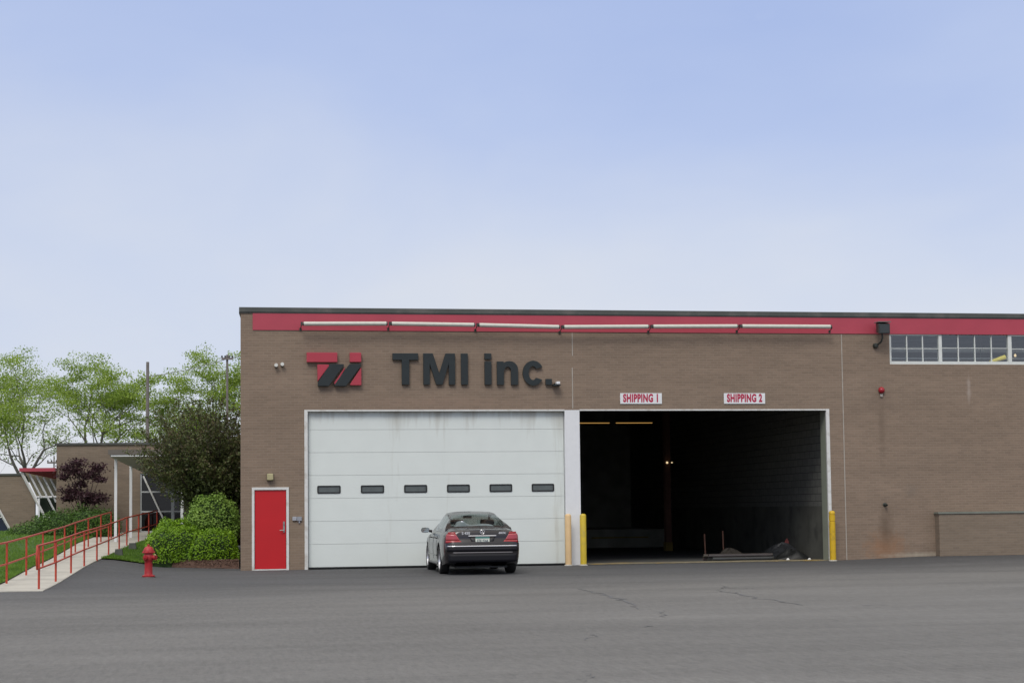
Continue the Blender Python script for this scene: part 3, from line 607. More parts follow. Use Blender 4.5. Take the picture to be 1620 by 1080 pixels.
# ------------------------------------------------------------------ fixtures on the wall
t = empty('floodlight', (17.56, -.3, 6.38), label='dark square floodlight on a curved arm right of the tube lights', cat='light')
b = MB(); b.add([(-.17, -.16, -.16), (.17, -.16, -.16), (.17, -.16, .13), (-.17, -.16, .13), (-.13, .12, -.10), (.13, .12, -.10), (.14, .12, .17), (-.14, .12, .17)], [(0, 1, 2, 3), (4, 7, 6, 5), (0, 4, 5, 1), (2, 6, 7, 3), (0, 3, 7, 4), (1, 5, 6, 2)]); b.build('housing', M_['darkmetal'], t, bevel=.02)
b = MB(); b.box(-.185, .185, -.20, .13, .165, .185); b.build('visor', mat('grey_visor', (.16, .16, .15), .5), t)
b = MB(); b.box(-.135, .135, -.168, -.162, -.125, .10); b.build('lens', mat('dark_lens', (.03, .035, .035), .1, var=.1), t)
b = MB(); b.tube([(0, .02, -.12), (0, .0, -.25), (-.02, .05, -.36), (-.09, .26, -.45)], .028, 8); b.lathe([(0, -.12), (.05, -.11), (.075, -.06), (.075, 0)], 14, o=(-.1, .296, -.45), axis='y'); b.build('arm', M_['darkmetal'], t, smooth=True)
t = empty('alarm_bell', (17.6, 0, 4.69), label='small round red alarm bell on the brick below the floodlight', cat='alarm')
b = MB(); b.lathe([(0, -.12), (.04, -.115), (.075, -.085), (.09, -.05), (.092, -.03), (.07, -.03)], 20, axis='y'); b.build('gong', mat('alarm_red', (.30, .01, .02), .3, var=.1), t, smooth=True)
b = MB(); b.box(-.05, .05, -.03, -.002, -.05, .05); b.box(-.035, .035, -.04, -.002, -.18, -.10); b.build('back_box', mat('faded_plate', (.33, .30, .27), .7), t)
t = empty('pipe_stub', (17.62, 0, 1.52), label='dark capped pipe stub above the rust stain on the brick', cat='pipe')
b = MB(); b.tube([(0, 0, 0), (0, -.12, 0), (0, -.15, -.02)], .032, 10); b.build('pipe', M_['darkmetal'], t); b = MB(); b.lathe([(.055, 0), (.055, -.02), (.03, -.03)], 14, axis='y'); b.build('flange', M_['darkmetal'], t)
t = empty('wall_light', (.755, 0, 2.42), label='square cream wall light above the red entry door', cat='light')
b = MB(); b.box(-.085, .085, -.04, -.002, -.09, .09); b.build('back_plate', M_['darkmetal'], t)
b = MB(); b.box(-.08, .08, -.16, -.041, -.085, .085); b.build('lens', mat('cream_lens', (.40, .36, .20), .4, var=.12, scale=12), t, bevel=.015)
t = empty('keypad_box', (1.45, 0, 1.33), label='small grey box pair between red door and overhead door frame', cat='box')
b = MB(); b.box(-.12, -.01, -.05, -.002, -.05, .05); b.build('box', mat('light_grey_box', (.34, .35, .38), .5, var=.05), t, bevel=.006)
b = MB(); b.box(.0, .12, -.05, -.002, -.055, .05); b.tube([(.06, -.02, -.05), (.06, -.02, -.12)], .02, 8); b.build('box', mat('grey_box', (.27, .28, .31), .5, var=.05), t)
for x, z, lab in ((.915, 5.335, 'left and lower of the two tiny white spot fixtures at the upper left facade'), (1.075, 5.36, 'right and higher of the two tiny white spot fixtures at the upper left facade')):
    t = empty('spot_fixture', (x, 0, z), label=lab, cat='light', group='tiny spot fixtures on the left facade')
    b = MB(); b.lathe([(0, -.14), (.045, -.14), (.05, -.10), (.03, -.04), (.03, 0)], 14, axis='y'); b.build('head', mat('off_white_fixture', (.60, .60, .56), .5), t, smooth=True)
    b = MB(); b.box(-.035, .035, -.06, -.002, -.055, -.03); b.build('base', M_['darkmetal'], t)
t = empty('security_camera', (8.40, -.05, 4.87), label='small white camera on a black base beside the sign full stop', cat='camera')
b = MB(); b.box(-.05, .05, -.22, -.05, -.035, .035); b.build('housing', M_['white'], t, bevel=.012); b = MB(); b.tube([(-.05, -.06, -.01), (-.1, .03, -.04)], .02, 8); b.box(-.13, .07, -.20, .045, -.075, -.045); b.build('bracket', M_['black'], t)

# ------------------------------------------------------------------ bollards
def bollard(loc, m, label, h=1.36, r=.085, grooves=False):
    t = empty('bollard', loc, label=label, cat='bollard', group='bollards guarding the bay door jambs')
    pr = [(r, 0)]
    if grooves:
        for z in (1.08, 1.26): pr += [(r, z-.012), (r-.012, z-.008), (r-.012, z+.008), (r, z+.012)]
    pr += [(r, h-.06), (r*.9, h-.025), (r*.6, h-.005), (0, h)]
    b = MB(); b.lathe(pr, 24); b.build('post', m, t, smooth=True)
    b = MB(); b.lathe([(r+.03, 0), (r+.02, .02), (r+.002, .03)], 20); b.build('footing', M_['concrete'], t, smooth=True)
bollard((8.61, -.28, 0), M_['beige'], 'faded beige bollard left of the yellow one at the white pier', 1.37)
bollard((9.0, -.36, 0), M_['yellow2'], 'weathered yellow bollard at the left edge of the open bay', 1.37)
bollard((15.98, -.28, 0), M_['yellow'], 'bright yellow grooved bollard at the right jamb of the open bay', 1.37, grooves=True)

# ------------------------------------------------------------------ things inside the bay
for x, y, lab in ((13.35, 3.1, 'left of two thin rusty stakes standing in the open bay'), (13.9, 3.1, 'right and taller of two thin rusty stakes standing in the open bay')):
    t = empty('stake', (x, y, .012), label=lab, cat='stake', group='stakes in the bay')
    hh = .72 if x < 13.5 else .80
    b = MB(); b.tube([(0, 0, .02), (-.02, 0, hh)], .022, 8); b.build('rod', M_['rustcol'], t); b = MB(); b.lathe([(.09, 0), (.09, .015), (.03, .03)], 14); b.build('foot', M_['rustcol'], t)
def mound(cx, cy, rx, ry, h, seed, name, m, label, cat):
    r_ = random.Random(seed); ph = [r_.uniform(0, 6) for _ in range(6)]; b = MB(); nu, nv = 28, 10; vs = []
    for j in range(nv+1):
        v = j/nv
        for i in range(nu):
            q = 2*PI*i/nu; w = 1+.14*math.sin(3*q+ph[0])+.09*math.sin(5*q+ph[1]+4*v); rr_ = math.sin(v*PI/2+.0)*1
            zz_ = h*(1-rr_**2)*(1+.25*math.sin(4*q+ph[2]+6*v))+.06*math.sin(7*q+9*v+ph[3])*(1-v)*h
            vs.append((rx*rr_*w*math.cos(q), ry*rr_*w*math.sin(q), max(0, zz_)))
    fs = [(j*nu+i, j*nu+(i+1) % nu, (j+1)*nu+(i+1) % nu, (j+1)*nu+i) for j in range(nv) for i in range(nu)]
    b.add(vs, fs); o = b.build(name, m, smooth=True, auto=70); o.location = (cx, cy, .012); tag(o, label, cat); return o
mound(15.45, 2.5, .62, 1.0, .36, 3, 'tarp', M_['tarp'], 'crumpled dark blue grey tarp heaped by the block wall in the bay', 'tarp')
mound(15.35, 1.25, .55, .40, .24, 5, 'rubbish_bag', M_['plastic'], 'black rubbish bag lying just inside the right bay jamb', 'bag')
mound(13.9, 2.6, .45, .5, .26, 9, 'canvas_heap', mat('brown_canvas', (.032, .026, .020), .8, var=.4, scale=6), 'low brown canvas heap left of the pipes in the bay', 'canvas')
for k in range(7):
    zz_ = .06+.085*(k // 4)+.0; yy_ = 1.35+.14*(k % 4)+.07*(k//4); b = MB(); b.tube([(-1.0-.1*(k % 3), 0, 0), (.75+.08*(k % 2), .05, .0)], .045, 12, caps=False); b.tube([(-.99-.1*(k % 3), 0, 0), (.74+.08*(k % 2), .05, .0)], .036, 12, caps=False)
    o = b.build('pipe_length', mat('grey_pipe_%d' % k, (.05+.012*(k % 3), .052+.01*(k % 2), .05), .5, var=.3)); o.location = (14.05, yy_, zz_)
    tag(o, 'dark grey pipe length lying in the low pile inside the open bay', 'pipe', 'pipe lengths piled in the bay')
t = mound(15.85, 2.6, .1, .1, .2, 2, 'red_rag', mat('red_cloth', (.11, .02, .02), .8), 'small dull red rag on the block wall side of the tarp', 'rag'); t.location = (15.62, 2.5, .33)
for x, y, lab in ((15.05, .75, 'white crumpled paper scrap at the left on the bay threshold'), (15.62, .62, 'white crumpled paper scrap next to the right bay jamb')):
    o = mound(x, y, .055, .04, .04, int(x*10), 'paper_scrap', M_['trim'], lab, 'paper'); o['group'] = 'paper scraps on the bay threshold'; o.location.z = .021

# ------------------------------------------------------------------ hydrant
t = empty('fire_hydrant', (-2.19, -3.6, 0), label='red fire hydrant on the asphalt in front of the shrubs', cat='hydrant'); t.scale = (.90, .90, .86)
b = MB(); b.lathe([(.16, 0), (.165, .02), (.165, .06), (.115, .075), (.105, .10), (.10, .42), (.105, .44), (.12, .47), (.13, .50), (.13, .60), (.115, .63), (.115, .665)], 24); b.build('barrel', M_['hydrant'], t, smooth=True)
b = MB(); b.lathe([(.15, .665), (.165, .675), (.165, .70), (.14, .715), (.135, .75), (.115, .80), (.08, .84), (.04, .855), (.03, .86)], 24); b.lathe([(.03, .86), (.034, .88), (.03, .91), (0, .912)], 6)
for k in range(8): q = PI/4*k; b.lathe([(0, .70), (.016, .70), (.016, .72), (0, .72)], 6, o=(.148*math.cos(q), .148*math.sin(q), 0))
b.build('bonnet', M_['hydrant'], t, smooth=True)
for ang, rr_, ln in ((-28, .075, .20), (62, .06, .18), (-118, .06, .17)):
    q = R(ang-0); dx, dy = math.cos(q), math.sin(q); b = MB()
    b.tube([(dx*.08, dy*.08, .55), (dx*(ln-.03), dy*(ln-.03), .55)], rr_*.8, 14); b.tube([(dx*(ln-.03), dy*(ln-.03), .55), (dx*(ln+.02), dy*(ln+.02), .55)], rr_, 14); b.tube([(dx*(ln+.02), dy*(ln+.02), .55), (dx*(ln+.05), dy*(ln+.05), .55)], .022, 6)
    b.build('outlet_cap', M_['hydrant'], t, smooth=True)
b = MB(); b.lathe([(0, 0), (.03, .003), (.032, .02), (0, .028)], 10); o = b.build('chain_tag', M_['beige'], t); o.location = (.17, -.13, .61)
b = MB(); b.lathe([(.20, .002), (.19, .02), (.165, .022)], 20); b.build('flange', M_['darkmetal'], t)

# ------------------------------------------------------------------ handrails along the walk
RT = .023
def handrail(pts, label, first_loop=False, last_loop=True):
    t = empty('handrail', pts[0], label=label, cat='railing', group='red pipe handrails beside the walk'); o0 = Vector(pts[0]); H = .88
    for p in pts:
        q = Vector(p)-o0; b = MB(); b.tube([q+Vector((0, 0, -.04)), q+Vector((0, 0, H))], RT, 8); b.build('post', M_['railred'], t, smooth=True)
    d0 = (Vector(pts[1])-Vector(pts[0])).normalized(); top = [Vector(p)-o0+Vector((0, 0, H)) for p in pts]; mid = [Vector(p)-o0+Vector((0, 0, .42)) for p in pts]
    if first_loop:
        e = -d0*.30; top = [top[0]+e]+top; mid = [mid[0]+e]+mid; cu = [mid[0]+(top[0]-mid[0])*k/6-d0*.07*math.sin(PI*k/6) for k in range(7)]
        b = MB(); b.tube(cu, RT, 8); b.build('end_loop', M_['railred'], t, smooth=True)
    b = MB(); b.tube(top, RT, 8); b.build('top_rail', M_['railred'], t, smooth=True); b = MB(); b.tube(mid, RT*.9, 8); b.build('mid_rail', M_['railred'], t, smooth=True)
rp_ = [(-4.12, -9.25), (-4.07, -6.25), (-4.0, -3.25), (-3.93, -.25), (-3.86, 3.2), (-3.74, 6.2), (-3.58, 8.6), (-3.46, 10.6), (-3.18, 12.4), (-2.92, 14.0), (-2.70, 15.4)]
handrail([(x, y, walkz(y)+.01) for x, y in rp_], 'red pipe handrail on the asphalt side of the concrete walk', True)
lp_ = [(-5.12, -9.75), (-5.05, -6.75), (-4.97, -3.75), (-4.9, -.75), (-4.9, 2.3), (-4.88, 5.0), (-4.8, 7.6), (-4.62, 10.2), (-4.4, 12.6), (-4.2, 14.6)]
lp_ = [(-5.2, -12.75)][:0]+lp_
handrail([(x, y, walkz(y)+.01) for x, y in lp_], 'red pipe handrail on the lawn side of the concrete walk')
for x, y, lab in ((-3.46, 6.4, 'nearer of two dark grey concrete blocks on the grass by the handrail'), (-3.18, 8.6, 'farther of two dark grey concrete blocks on the grass by the handrail')):
    b = MB(); z = lawn2z(x, y); b.add([(-.12, -.12, 0), (.12, -.12, 0), (.12, .12, 0), (-.12, .12, 0), (-.10, -.10, .20), (.10, -.10, .20), (.10, .10, .20), (-.10, .10, .20)], [(0, 3, 2, 1), (4, 5, 6, 7), (0, 1, 5, 4), (1, 2, 6, 5), (2, 3, 7, 6), (3, 0, 4, 7)])
    o = b.build('concrete_block', M_['block'], bevel=.012); o.location = (x, y, z); tag(o, lab, 'block', 'concrete blocks on the grass')

# ------------------------------------------------------------------ entrance building
eb = empty('entrance_building', (-6.33, 18, 0), label='low brown brick entrance building behind the walk and dark tree', cat='building')
def E_(b, name, m, **k):
    o = b.build(name, m, eb, **k); o.location = (6.33, -18, 0); return o
b = MB(); wall_holes(b, -6.33, 6, .3, 3.97, 18, 18.3, [(-3.40, -1.85, .82, 2.95)]); E_(b, 'wall', M_['brick2'])
b = MB(); b.box(-6.33, -6.03, 18.302, 32, .3, 3.97); E_(b, 'side_wall', M_['brick2'])
b = MB(); b.box(-6.37, 6, 17.95, 32, 3.972, 4.05); E_(b, 'roof_edge', M_['cap'])
b = MB(); b.box(-3.45, -1.8, 18.6, 22, .8, .84); b.box(-3.6, -1.6, 22, 22.1, .8, 3); b.box(-3.7, -3.45, 18.6, 22, .84, 3); b.box(-1.8, -1.6, 18.6, 22, .84, 3); E_(b, 'lobby', mat('dark_lobby', (.03, .035, .04), .8))
b = MB()
for x0, x1, z0, z1 in ((-3.40, -3.35, .82, 2.95), (-1.90, -1.85, .82, 2.95), (-2.30, -2.19, .82, 2.95)): b.box(x0, x1, 18.04, 18.12, z0, z1)
for z in (.82, 1.54, 2.25, 2.9):
    b.box(-3.349, -2.301, 18.045, 18.115, z, z+.05); b.box(-2.189, -1.901, 18.045, 18.115, z, z+.05)
fr = E_(b, 'door_frame', mat('aluminium_frame', (.45, .47, .47), .4, var=.05))
b = MB(); b.add([(-3.35, 18.08, .84), (-1.9, 18.08, .84), (-1.9, 18.08, 2.94), (-3.35, 18.08, 2.94)], [(0, 1, 2, 3)]); o = b.build('pane', M_['dglass'], fr)
# canopy: rises outward, white edge, posts
b = MB()
A = [(-4.08, 12, 3.35), (.6, 12, 3.35), (.6, 17.98, 2.82), (-2.98, 17.98, 2.82)]
b.add(A+[(x, y, z+.10) for x, y, z in A], [(0, 1, 2, 3), (4, 7, 6, 5), (0, 4, 5, 1), (1, 5, 6, 2), (2, 6, 7, 3), (3, 7, 4, 0)]); cn = E_(b, 'canopy', M_['soffit'])
b = MB(); b.box(-4.14, .6, 11.93, 11.998, 3.42, 3.58); f_ = b.build('fascia', M_['fascia'], cn)
b = MB(); b.box(-4.05, .6, 11.95, 11.999, 3.36, 3.415); b.build('edge_trim', M_['white'], cn)
for x, y, zt_ in ((-3.93, 12.6, 3.30), (-3.56, 14.8, 3.10), (-1.79, 12.6, 3.30)):
    b = MB(); b.box(x-.045, x+.045, y-.045, y+.045, walkz(y)-.1, zt_+.02); E_(b, 'post', M_['white'])
b = MB(); b.tube([(-3.28, 17.8, 2.84), (-2.36, 17.8, .85)], .035, 6); E_(b, 'brace', M_['trim'])
# left wing with leaning glazed side
lw = empty('left_wing', (-7.5, 18, 0), label='low brown brick wing with leaning white framed glazing and red eave at far left', cat='building')
def L_(b, name, m, **k):
    o = b.build(name, m, lw, **k); o.location = (7.5, -18, 0); return o
b = MB()
sl_ = lambda z: -7.50+(3.0-z)*.49
b.prism([(-16, .2), (-16, 2.90), (-7.50+.03, 2.90), (sl_(2.12), 2.12), (sl_(2.12)-.0, .6), (-7.68, .6), (-8.40, 1.95), (-9.2, 1.95), (-9.2, .2)], 18, 18.3)
L_(b, 'wall', M_['brick2'])
b = MB(); b.box(-16, -7.52, 17.96, 32, 2.902, 2.97); L_(b, 'roof_edge', M_['cap'])
b = MB(); b.tube([(-7.54, 17.93, 3.02), (-6.70, 17.93, 1.38)], .05, 4); L_(b, 'slanted_beam', M_['trim'])
b = MB(); b.tube([(-8.42, 17.95, 1.9), (-7.72, 17.95, .62)], .045, 4); b.tube([(-9.2, 17.95, 1.42), (-8.16, 17.95, 1.42)], .025, 4); b.box(-9.2, -8.42, 17.93, 17.99, 1.9, 1.96); wf = L_(b, 'window_frame', M_['trim'])
b = MB(); b.add([(-9.2, 18.1, .3), (-7.6, 18.1, .3), (-8.4, 18.1, 1.95), (-9.2, 18.1, 1.95)], [(0, 1, 2, 3)]); b.build('pane', mat('dark_blue_glass', (.012, .02, .045), .15, var=.2), wf)
b = MB(); b.box(-6.955, -6.895, 17.9, 17.98, .7, 2.08); L_(b, 'post', M_['white'])
# leaning glazing set back diagonally under a red eave
gy_ = lambda x: 17.96+(x+7.5)*.45
gt_ = lambda x: 3.02-(x+7.5)*.26
b = MB()
for k in range(6):
    x0 = -7.28+.235*k; z0 = gt_(x0); z1 = 1.34 if k < 3 else 1.34
    x1 = x0+(z0-z1)*.5
    if x1 > -6.36: z1 = z0-(-6.36-x0)/.5; x1 = -6.36
    if k < 1: z1 = 2.1; x1 = x0+(z0-z1)*.5
    if x0 < -6.42: b.tube([(x0, gy_(x0), z0), (x1, gy_(x0)+.02, z1)], .034, 4)
for o in build_each(b, 'mullion', M_['white'], lw): o.location = (7.5, -18, 0)
for x0, x1, z in ((-7.02, -6.35, 2.12), (-6.74, -6.35, 1.38)):
    b = MB(); b.tube([(x0, gy_(x0)-.05, z), (x1, gy_(x0)+.1, z)], .042, 4); L_(b, 'rail', M_['white'])
b = MB(); P_ = [(-7.46, 3.08), (-6.34, 2.92), (-6.34, 2.14), (-7.04, 2.14)]; b.add([(x, gy_(x)+.12, z) for x, z in P_], [(0, 1, 2, 3)]); L_(b, 'panel', mat('pale_olive_panel', (.33, .31, .22), .6))
b = MB(); P_ = [(-7.02, 2.10), (-6.34, 2.10), (-6.34, .9), (-6.9, .9)]; b.add([(x, gy_(x)+.12, z) for x, z in P_], [(0, 1, 2, 3)]); L_(b, 'pane', mat('dark_green_glass', (.035, .05, .038), .15, var=.3))
b = MB(); T_ = [(-7.60, 17.85), (-6.34, 17.85), (-6.34, 18.42)]; Z_ = [3.035, 3.035, 2.76]
b.add([(x, y, z) for (x, y), z in zip(T_, Z_)]+[(x, y, 3.15) for x, y in T_], [(0, 1, 2), (5, 4, 3), (0, 3, 4, 1), (1, 4, 5, 2), (2, 5, 3, 0)]); L_(b, 'eave', M_['redsoffit'])
b = MB(); b.box(-7.60, -6.35, 17.82, 17.848, 3.035, 3.16); L_(b, 'eave_edge', M_['redband'])

# ------------------------------------------------------------------ vegetation
def grow(b, p, d, L_, r, depth, tips, rnd, spread=.55, up=.12, flat=1.0):
    n = 4; pts = [Vector(p)]; rs = [r]; dd = Vector(d)
    for i in range(n):
        dd = (dd+Vector((rnd.gauss(0, .13), rnd.gauss(0, .13), rnd.gauss(0, .09)+up*.3))).normalized(); pts.append(pts[-1]+dd*L_/n); rs.append(r*(1-.42*(i+1)/n))
    b.tube(pts, rs, 7 if depth > 2 else 5, caps=False)
    if depth <= 1: tips += [pts[2], pts[3], pts[4]]
    if depth == 0: return
    k = 3 if depth > 1 else 4
    a0 = rnd.uniform(0, 6)
    for i in range(k):
        q = a0+2*PI*i/k+rnd.uniform(-.4, .4); s = spread*rnd.uniform(.7, 1.3)
        t_ = dd.orthogonal().normalized(); u_ = dd.cross(t_)
        nd = (dd+(t_*math.cos(q)+u_*math.sin(q))*s*1.3); nd.z *= flat; nd = nd.normalized()
        st_ = pts[-1] if i < k-1 else pts[2]
        grow(b, st_, nd, L_*rnd.uniform(.62, .82), rs[-1]*rnd.uniform(.6, .8), depth-1, tips, rnd, spread, up, flat)
def locust(x, y, z0, h, seed, label, lean=(0, 0), leaves=26, fr=.34):
    rnd = random.Random(seed); t = empty('locust_tree', (x, y, z0), label=label, cat='tree', group='bright green trees behind the buildings')
    b = MB(); tips = []; trunk_h = h*.30
    b.tube([(0, 0, -.3), (lean[0]*.3, 0, trunk_h*.5), (lean[0]*.6, lean[1], trunk_h)], [.19, .15, .13], 9, caps=False)
    base = Vector((lean[0]*.6, lean[1], trunk_h))
    for k in range(4):
        q = 2*PI*k/4+rnd.uniform(-.5, .5); d = Vector((math.cos(q)*.75+lean[0]*.3, math.sin(q)*.75, .95)).normalized()
        grow(b, base, d, h*.27, .09, 3, tips, rnd, .6, .1, .9)
    zm = max(p.z for p in tips); s = (h)/zm
    for i, v in enumerate(b.v): b.v[i] = (v[0]*1.02, v[1]*1.02, v[2]*s)
    b.build('trunk', M_['bark'], t, smooth=True)
    T = np.array([(p.x*1.02, p.y*1.02, p.z*s) for p in tips]); keep = (T[:, 2] > h*.40) & (rng.random(len(T)) > .22); T = T[keep]
    w = np.clip((T[:, 2]/h-.35)/.4, .15, 1); cen = []
    for p, ww in zip(T, w):
        n = int(2.6*leaves*ww*rnd.uniform(.02, 1.3)); cen.append(p+np.clip(rng.normal(size=(n, 3)), -1.7, 1.7)*np.array([fr, fr, fr*.32])+np.array([0, 0, .05]))
    cen = np.concatenate(cen); quads('crown', cen, np.array([0, 0, .9]), rng.uniform(.028, .066, len(cen)), M_['locust'], t)
    return t
locust(-13.2, 46, .8, 8.9, 11, 'tallest bright green tree at the far left behind the low wing', (.6, 0), 32)
locust(-10.2, 41, .8, 7.2, 13, 'thin branched bright green tree above the red eave', (.3, 0), 22)
locust(-7.0, 43, .8, 8.7, 12, 'broad bright green tree left of the tall wooden pole', (.3, 0), 46, .30)
locust(-3.3, 47, .8, 6.6, 15, 'smaller bright green tree just right of the tall wooden pole', (.2, 0), 38)
locust(.5, 44, .8, 9.2, 19, 'bright green tree close to the warehouse corner behind the dark tree', (.0, 0), 48, .3)
locust(-16.0, 50, .8, 9.4, 23, 'bright green tree cut off by the left picture edge', (.3, 0), 22)

# dark vase shaped tree by the corner
t = empty('purple_leaf_tree', (-.78, 6.9, .35), label='dark bronze green tree filling the space left of the warehouse corner', cat='tree')
b = MB(); rnd = random.Random(5); b.tube([(0, 0, -.1), (.03, 0, .7), (.02, 0, 1.35)], [.085, .07, .06], 10); cen = []; tipc = []
for k in range(230):
    q = rnd.uniform(0, 2*PI); el = R(rnd.triangular(8, 86, 46)); d = Vector((math.cos(q)*math.cos(el), math.sin(q)*math.cos(el)*.85, math.sin(el)))
    Lk = rnd.uniform(.72, 1.06)*(2.55+.85*math.sin(el)**1.3)
    if d.x > .05: Lk = min(Lk*1.0, (0.50/d.x)+.9)
    p0 = Vector((.02, 0, rnd.uniform(1.0, 1.6))); pts = []
    for i in range(7):
        s = i/6; p = p0+d*Lk*s+Vector((0, 0, .22*s*s*Lk*(1-math.sin(el)))); p += Vector((rnd.gauss(0, .03), rnd.gauss(0, .03), 0))*i**.5
        if p.x > .86: p.x = .86-rnd.uniform(0, .1)
        pts.append(p)
    b.tube(pts, [.022*(1-.8*i/6) for i in range(7)], 4, caps=False)
    for i in range(1, 7):
        n = 36 if i > 1 else 14
        for j in range(n):
            s = rnd.random(); p = pts[i-1].lerp(pts[i], s); g_ = .17 if i < 5 else (.11 if i == 5 else .06)
            pp = (p.x+rnd.gauss(0, g_), p.y+rnd.gauss(0, g_), p.z+rnd.gauss(0, g_*.8)); 
            if pp[0] > 1.0: continue
            (tipc if (i >= 5 and rnd.random() < .45) else cen).append(pp)
b.build('trunk', M_['darkbark'], t, smooth=True)
quads('crown', np.array(cen), np.array([0, 0, .5]), rng.uniform(.030, .062, len(cen)), M_['plum'], t)
quads('shoot_leaves', np.array(tipc), np.array([0, 0, .3]), rng.uniform(.028, .05, len(tipc)), M_['plumtip'], t)

# shrubs: leaf shell over a dense core
def shrub(name, loc, prim, n, size, m, label, cat, jitter=.05, group=None, lump=.05):
    t = empty(name, loc, label=label, cat=cat, group=group); P_ = []; Nn = []
    cmb = MB()
    for (cx, cy, cz, rx, ry, rz, pw) in prim:        # superellipsoids
        area = rx*rz
        k = int(n*area/sum(q[3]*q[5] for q in prim)); u_ = rng.normal(size=(k, 3)); u_[:, 2] = np.abs(u_[:, 2])*1.0-.25
        u_ /= (np.abs(u_)**pw).sum(1)[:, None]**(1/pw)
        rad = 1+lump*np.sin(u_[:, 0]*7+cx*3)*np.cos(u_[:, 2]*6+cy)+lump*.7*np.sin(u_[:, 0]*15+u_[:, 1]*11)+rng.normal(0, jitter, k)-np.abs(rng.normal(0, .05, k))
        P_.append(u_*rad[:, None]*np.array([rx, ry, rz])+np.array([cx, cy, cz])); Nn.append(u_*1.2+np.array([0, 0, .3]))
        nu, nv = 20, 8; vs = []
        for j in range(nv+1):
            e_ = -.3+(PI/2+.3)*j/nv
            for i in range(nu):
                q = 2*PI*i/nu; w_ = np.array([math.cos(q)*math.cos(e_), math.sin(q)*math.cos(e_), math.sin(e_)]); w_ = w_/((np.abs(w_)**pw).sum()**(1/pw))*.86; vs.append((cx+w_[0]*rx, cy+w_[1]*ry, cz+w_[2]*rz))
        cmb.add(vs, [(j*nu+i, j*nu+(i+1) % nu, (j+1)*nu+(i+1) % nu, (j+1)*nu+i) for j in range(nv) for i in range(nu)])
    cmb.build('shade_core', M_['core'], t, smooth=True)  # solid dark filler, the shade inside the foliage is put into its colour
    P_ = np.concatenate(P_); Nn = np.concatenate(Nn); ok = P_[:, 2] > .03; P_ = P_[ok]; Nn = Nn[ok]
    quads('foliage', P_, Nn, rng.uniform(size*.6, size*1.3, len(P_)), m, t); return t
shrub('clipped_hedge', (-1.28, 4.4, .1), [(-.45, 0, .12, .82, .75, .86, 5), (.55, -.35, .12, .68, .75, .80, 4), (-.55, .45, .15, .62, .7, 1.06, 3)], 19000, .032, M_['hedge'], 'bright green clipped hedge over the mulch behind the hydrant', 'hedge', .03)
shrub('round_bush', (-.74, 5.45, .3), [(0, 0, .72, .76, .7, .98, 2.4), (-.2, -.1, .5, .62, .6, .9, 2.4)], 9000, .036, M_['bush'], 'rounded light green bush behind the clipped hedge under the dark tree', 'bush', .06, lump=.035)
shrub('juniper_shrub', (-5.9, 15.6, .75), [(-1.1, 0, .0, .75, .6, .45, 2), (-.55, .2, .05, .7, .6, .68, 2), (.0, .1, .05, .8, .6, .84, 2.2), (.7, .1, .1, .7, .6, .86, 2.2), (1.3, .3, .05, .6, .6, .85, 2.2)], 16000, .034, M_['juniper'], 'spreading dark green shrubs along the entrance building wall', 'shrub', .1)

# small purple maple
t = empty('purple_maple', (-5.25, 16.6, .85), label='small purple leaved maple against the brick entrance wall', cat='tree')
b = MB(); cen = []; rnd = random.Random(3)
pads = [(-.62, 0, 2.25, .30, .13), (-.25, .1, 2.45, .34, .12), (.45, 0, 2.25, .30, .15), (.12, .2, 2.0, .45, .13), (.55, -.1, 1.85, .22, .08), (-.68, 0, 1.95, .22, .1), (-.45, .1, 1.45, .42, .16), (.05, -.1, 1.3, .40, .13), (.5, .1, 1.2, .40, .15), (-.55, -.1, 1.2, .25, .1), (-.15, .1, 1.7, .25, .1), (-.3, 0, 2.15, .3, .12), (.25, 0, 1.12, .3, .1)]
for x, y, z, r_, h_ in pads:
    b.tube([(0, 0, -.05), (x*.1, y*.2, .6), (x*.45, y*.6, z*.6), (x*.9, y, z-.05)], [.035, .028, .018, .007], 6, caps=False)
    u_ = rng.normal(size=(int(1300*r_), 3))*np.array([r_*.48, r_*.48, h_*.6]); cen.append(u_+np.array([x, y, z]))
b.build('trunk', M_['darkbark'], t, smooth=True); cen = np.concatenate(cen)
quads('crown', cen, np.array([0, 0, .6]), rng.uniform(.025, .06, len(cen)), M_['maple'], t)

# ------------------------------------------------------------------ poles and wires
def pole(x, y, z0, h, r, arms, label):
    t = empty('utility_pole', (x, y, z0), label=label, cat='pole', group='utility poles behind the trees'); b = MB(); b.tube([(0, 0, -.5), (0, 0, h)], [r, r*.75], 12); b.build('post', M_['pole'], t, smooth=True)
    for z, w_ in arms:
        b = MB(); b.box(-w_, w_, -r-.06, -r*.7, z-.05, z+.05); a = b.build('crossarm', M_['pole'], t)
        b = MB()
        for q in (-.9, -.35, .35, .9): b.lathe([(.0, z+.05), (.04, z+.06), (.045, z+.12), (.02, z+.16), (0, z+.16)], 8, o=(q*w_, -r, 0))
        b.build('insulator', M_['darkmetal'], a)
pole(-4.0, 38, .8, 7.9, .095, [], 'tall bare wooden pole rising between the two middle trees')
pole(-.25, 39, .8, 8.35, .07, [(8.15, .28)], 'wooden pole with a short crossarm at the warehouse corner')
pole(-10.2, 58, .8, 4.1, .05, [(3.7, .38), (2.9, .38)], 'distant pole with two crossarms above the red eave')
b = MB(); a, c = Vector((-4.0, 38, 8.0)), Vector((-.25, 39, 8.95)); b.tube([a.lerp(c, k/12)+Vector((0, 0, -.10*math.sin(PI*k/12))) for k in range(13)]+[Vector((6, 40.5, 10.2))], .014, 5)
tag(b.build('overhead_wire', mat('grey_wire', (.22, .22, .23), .6)), 'thin wire strung between the tall pole and the corner pole', 'wire')

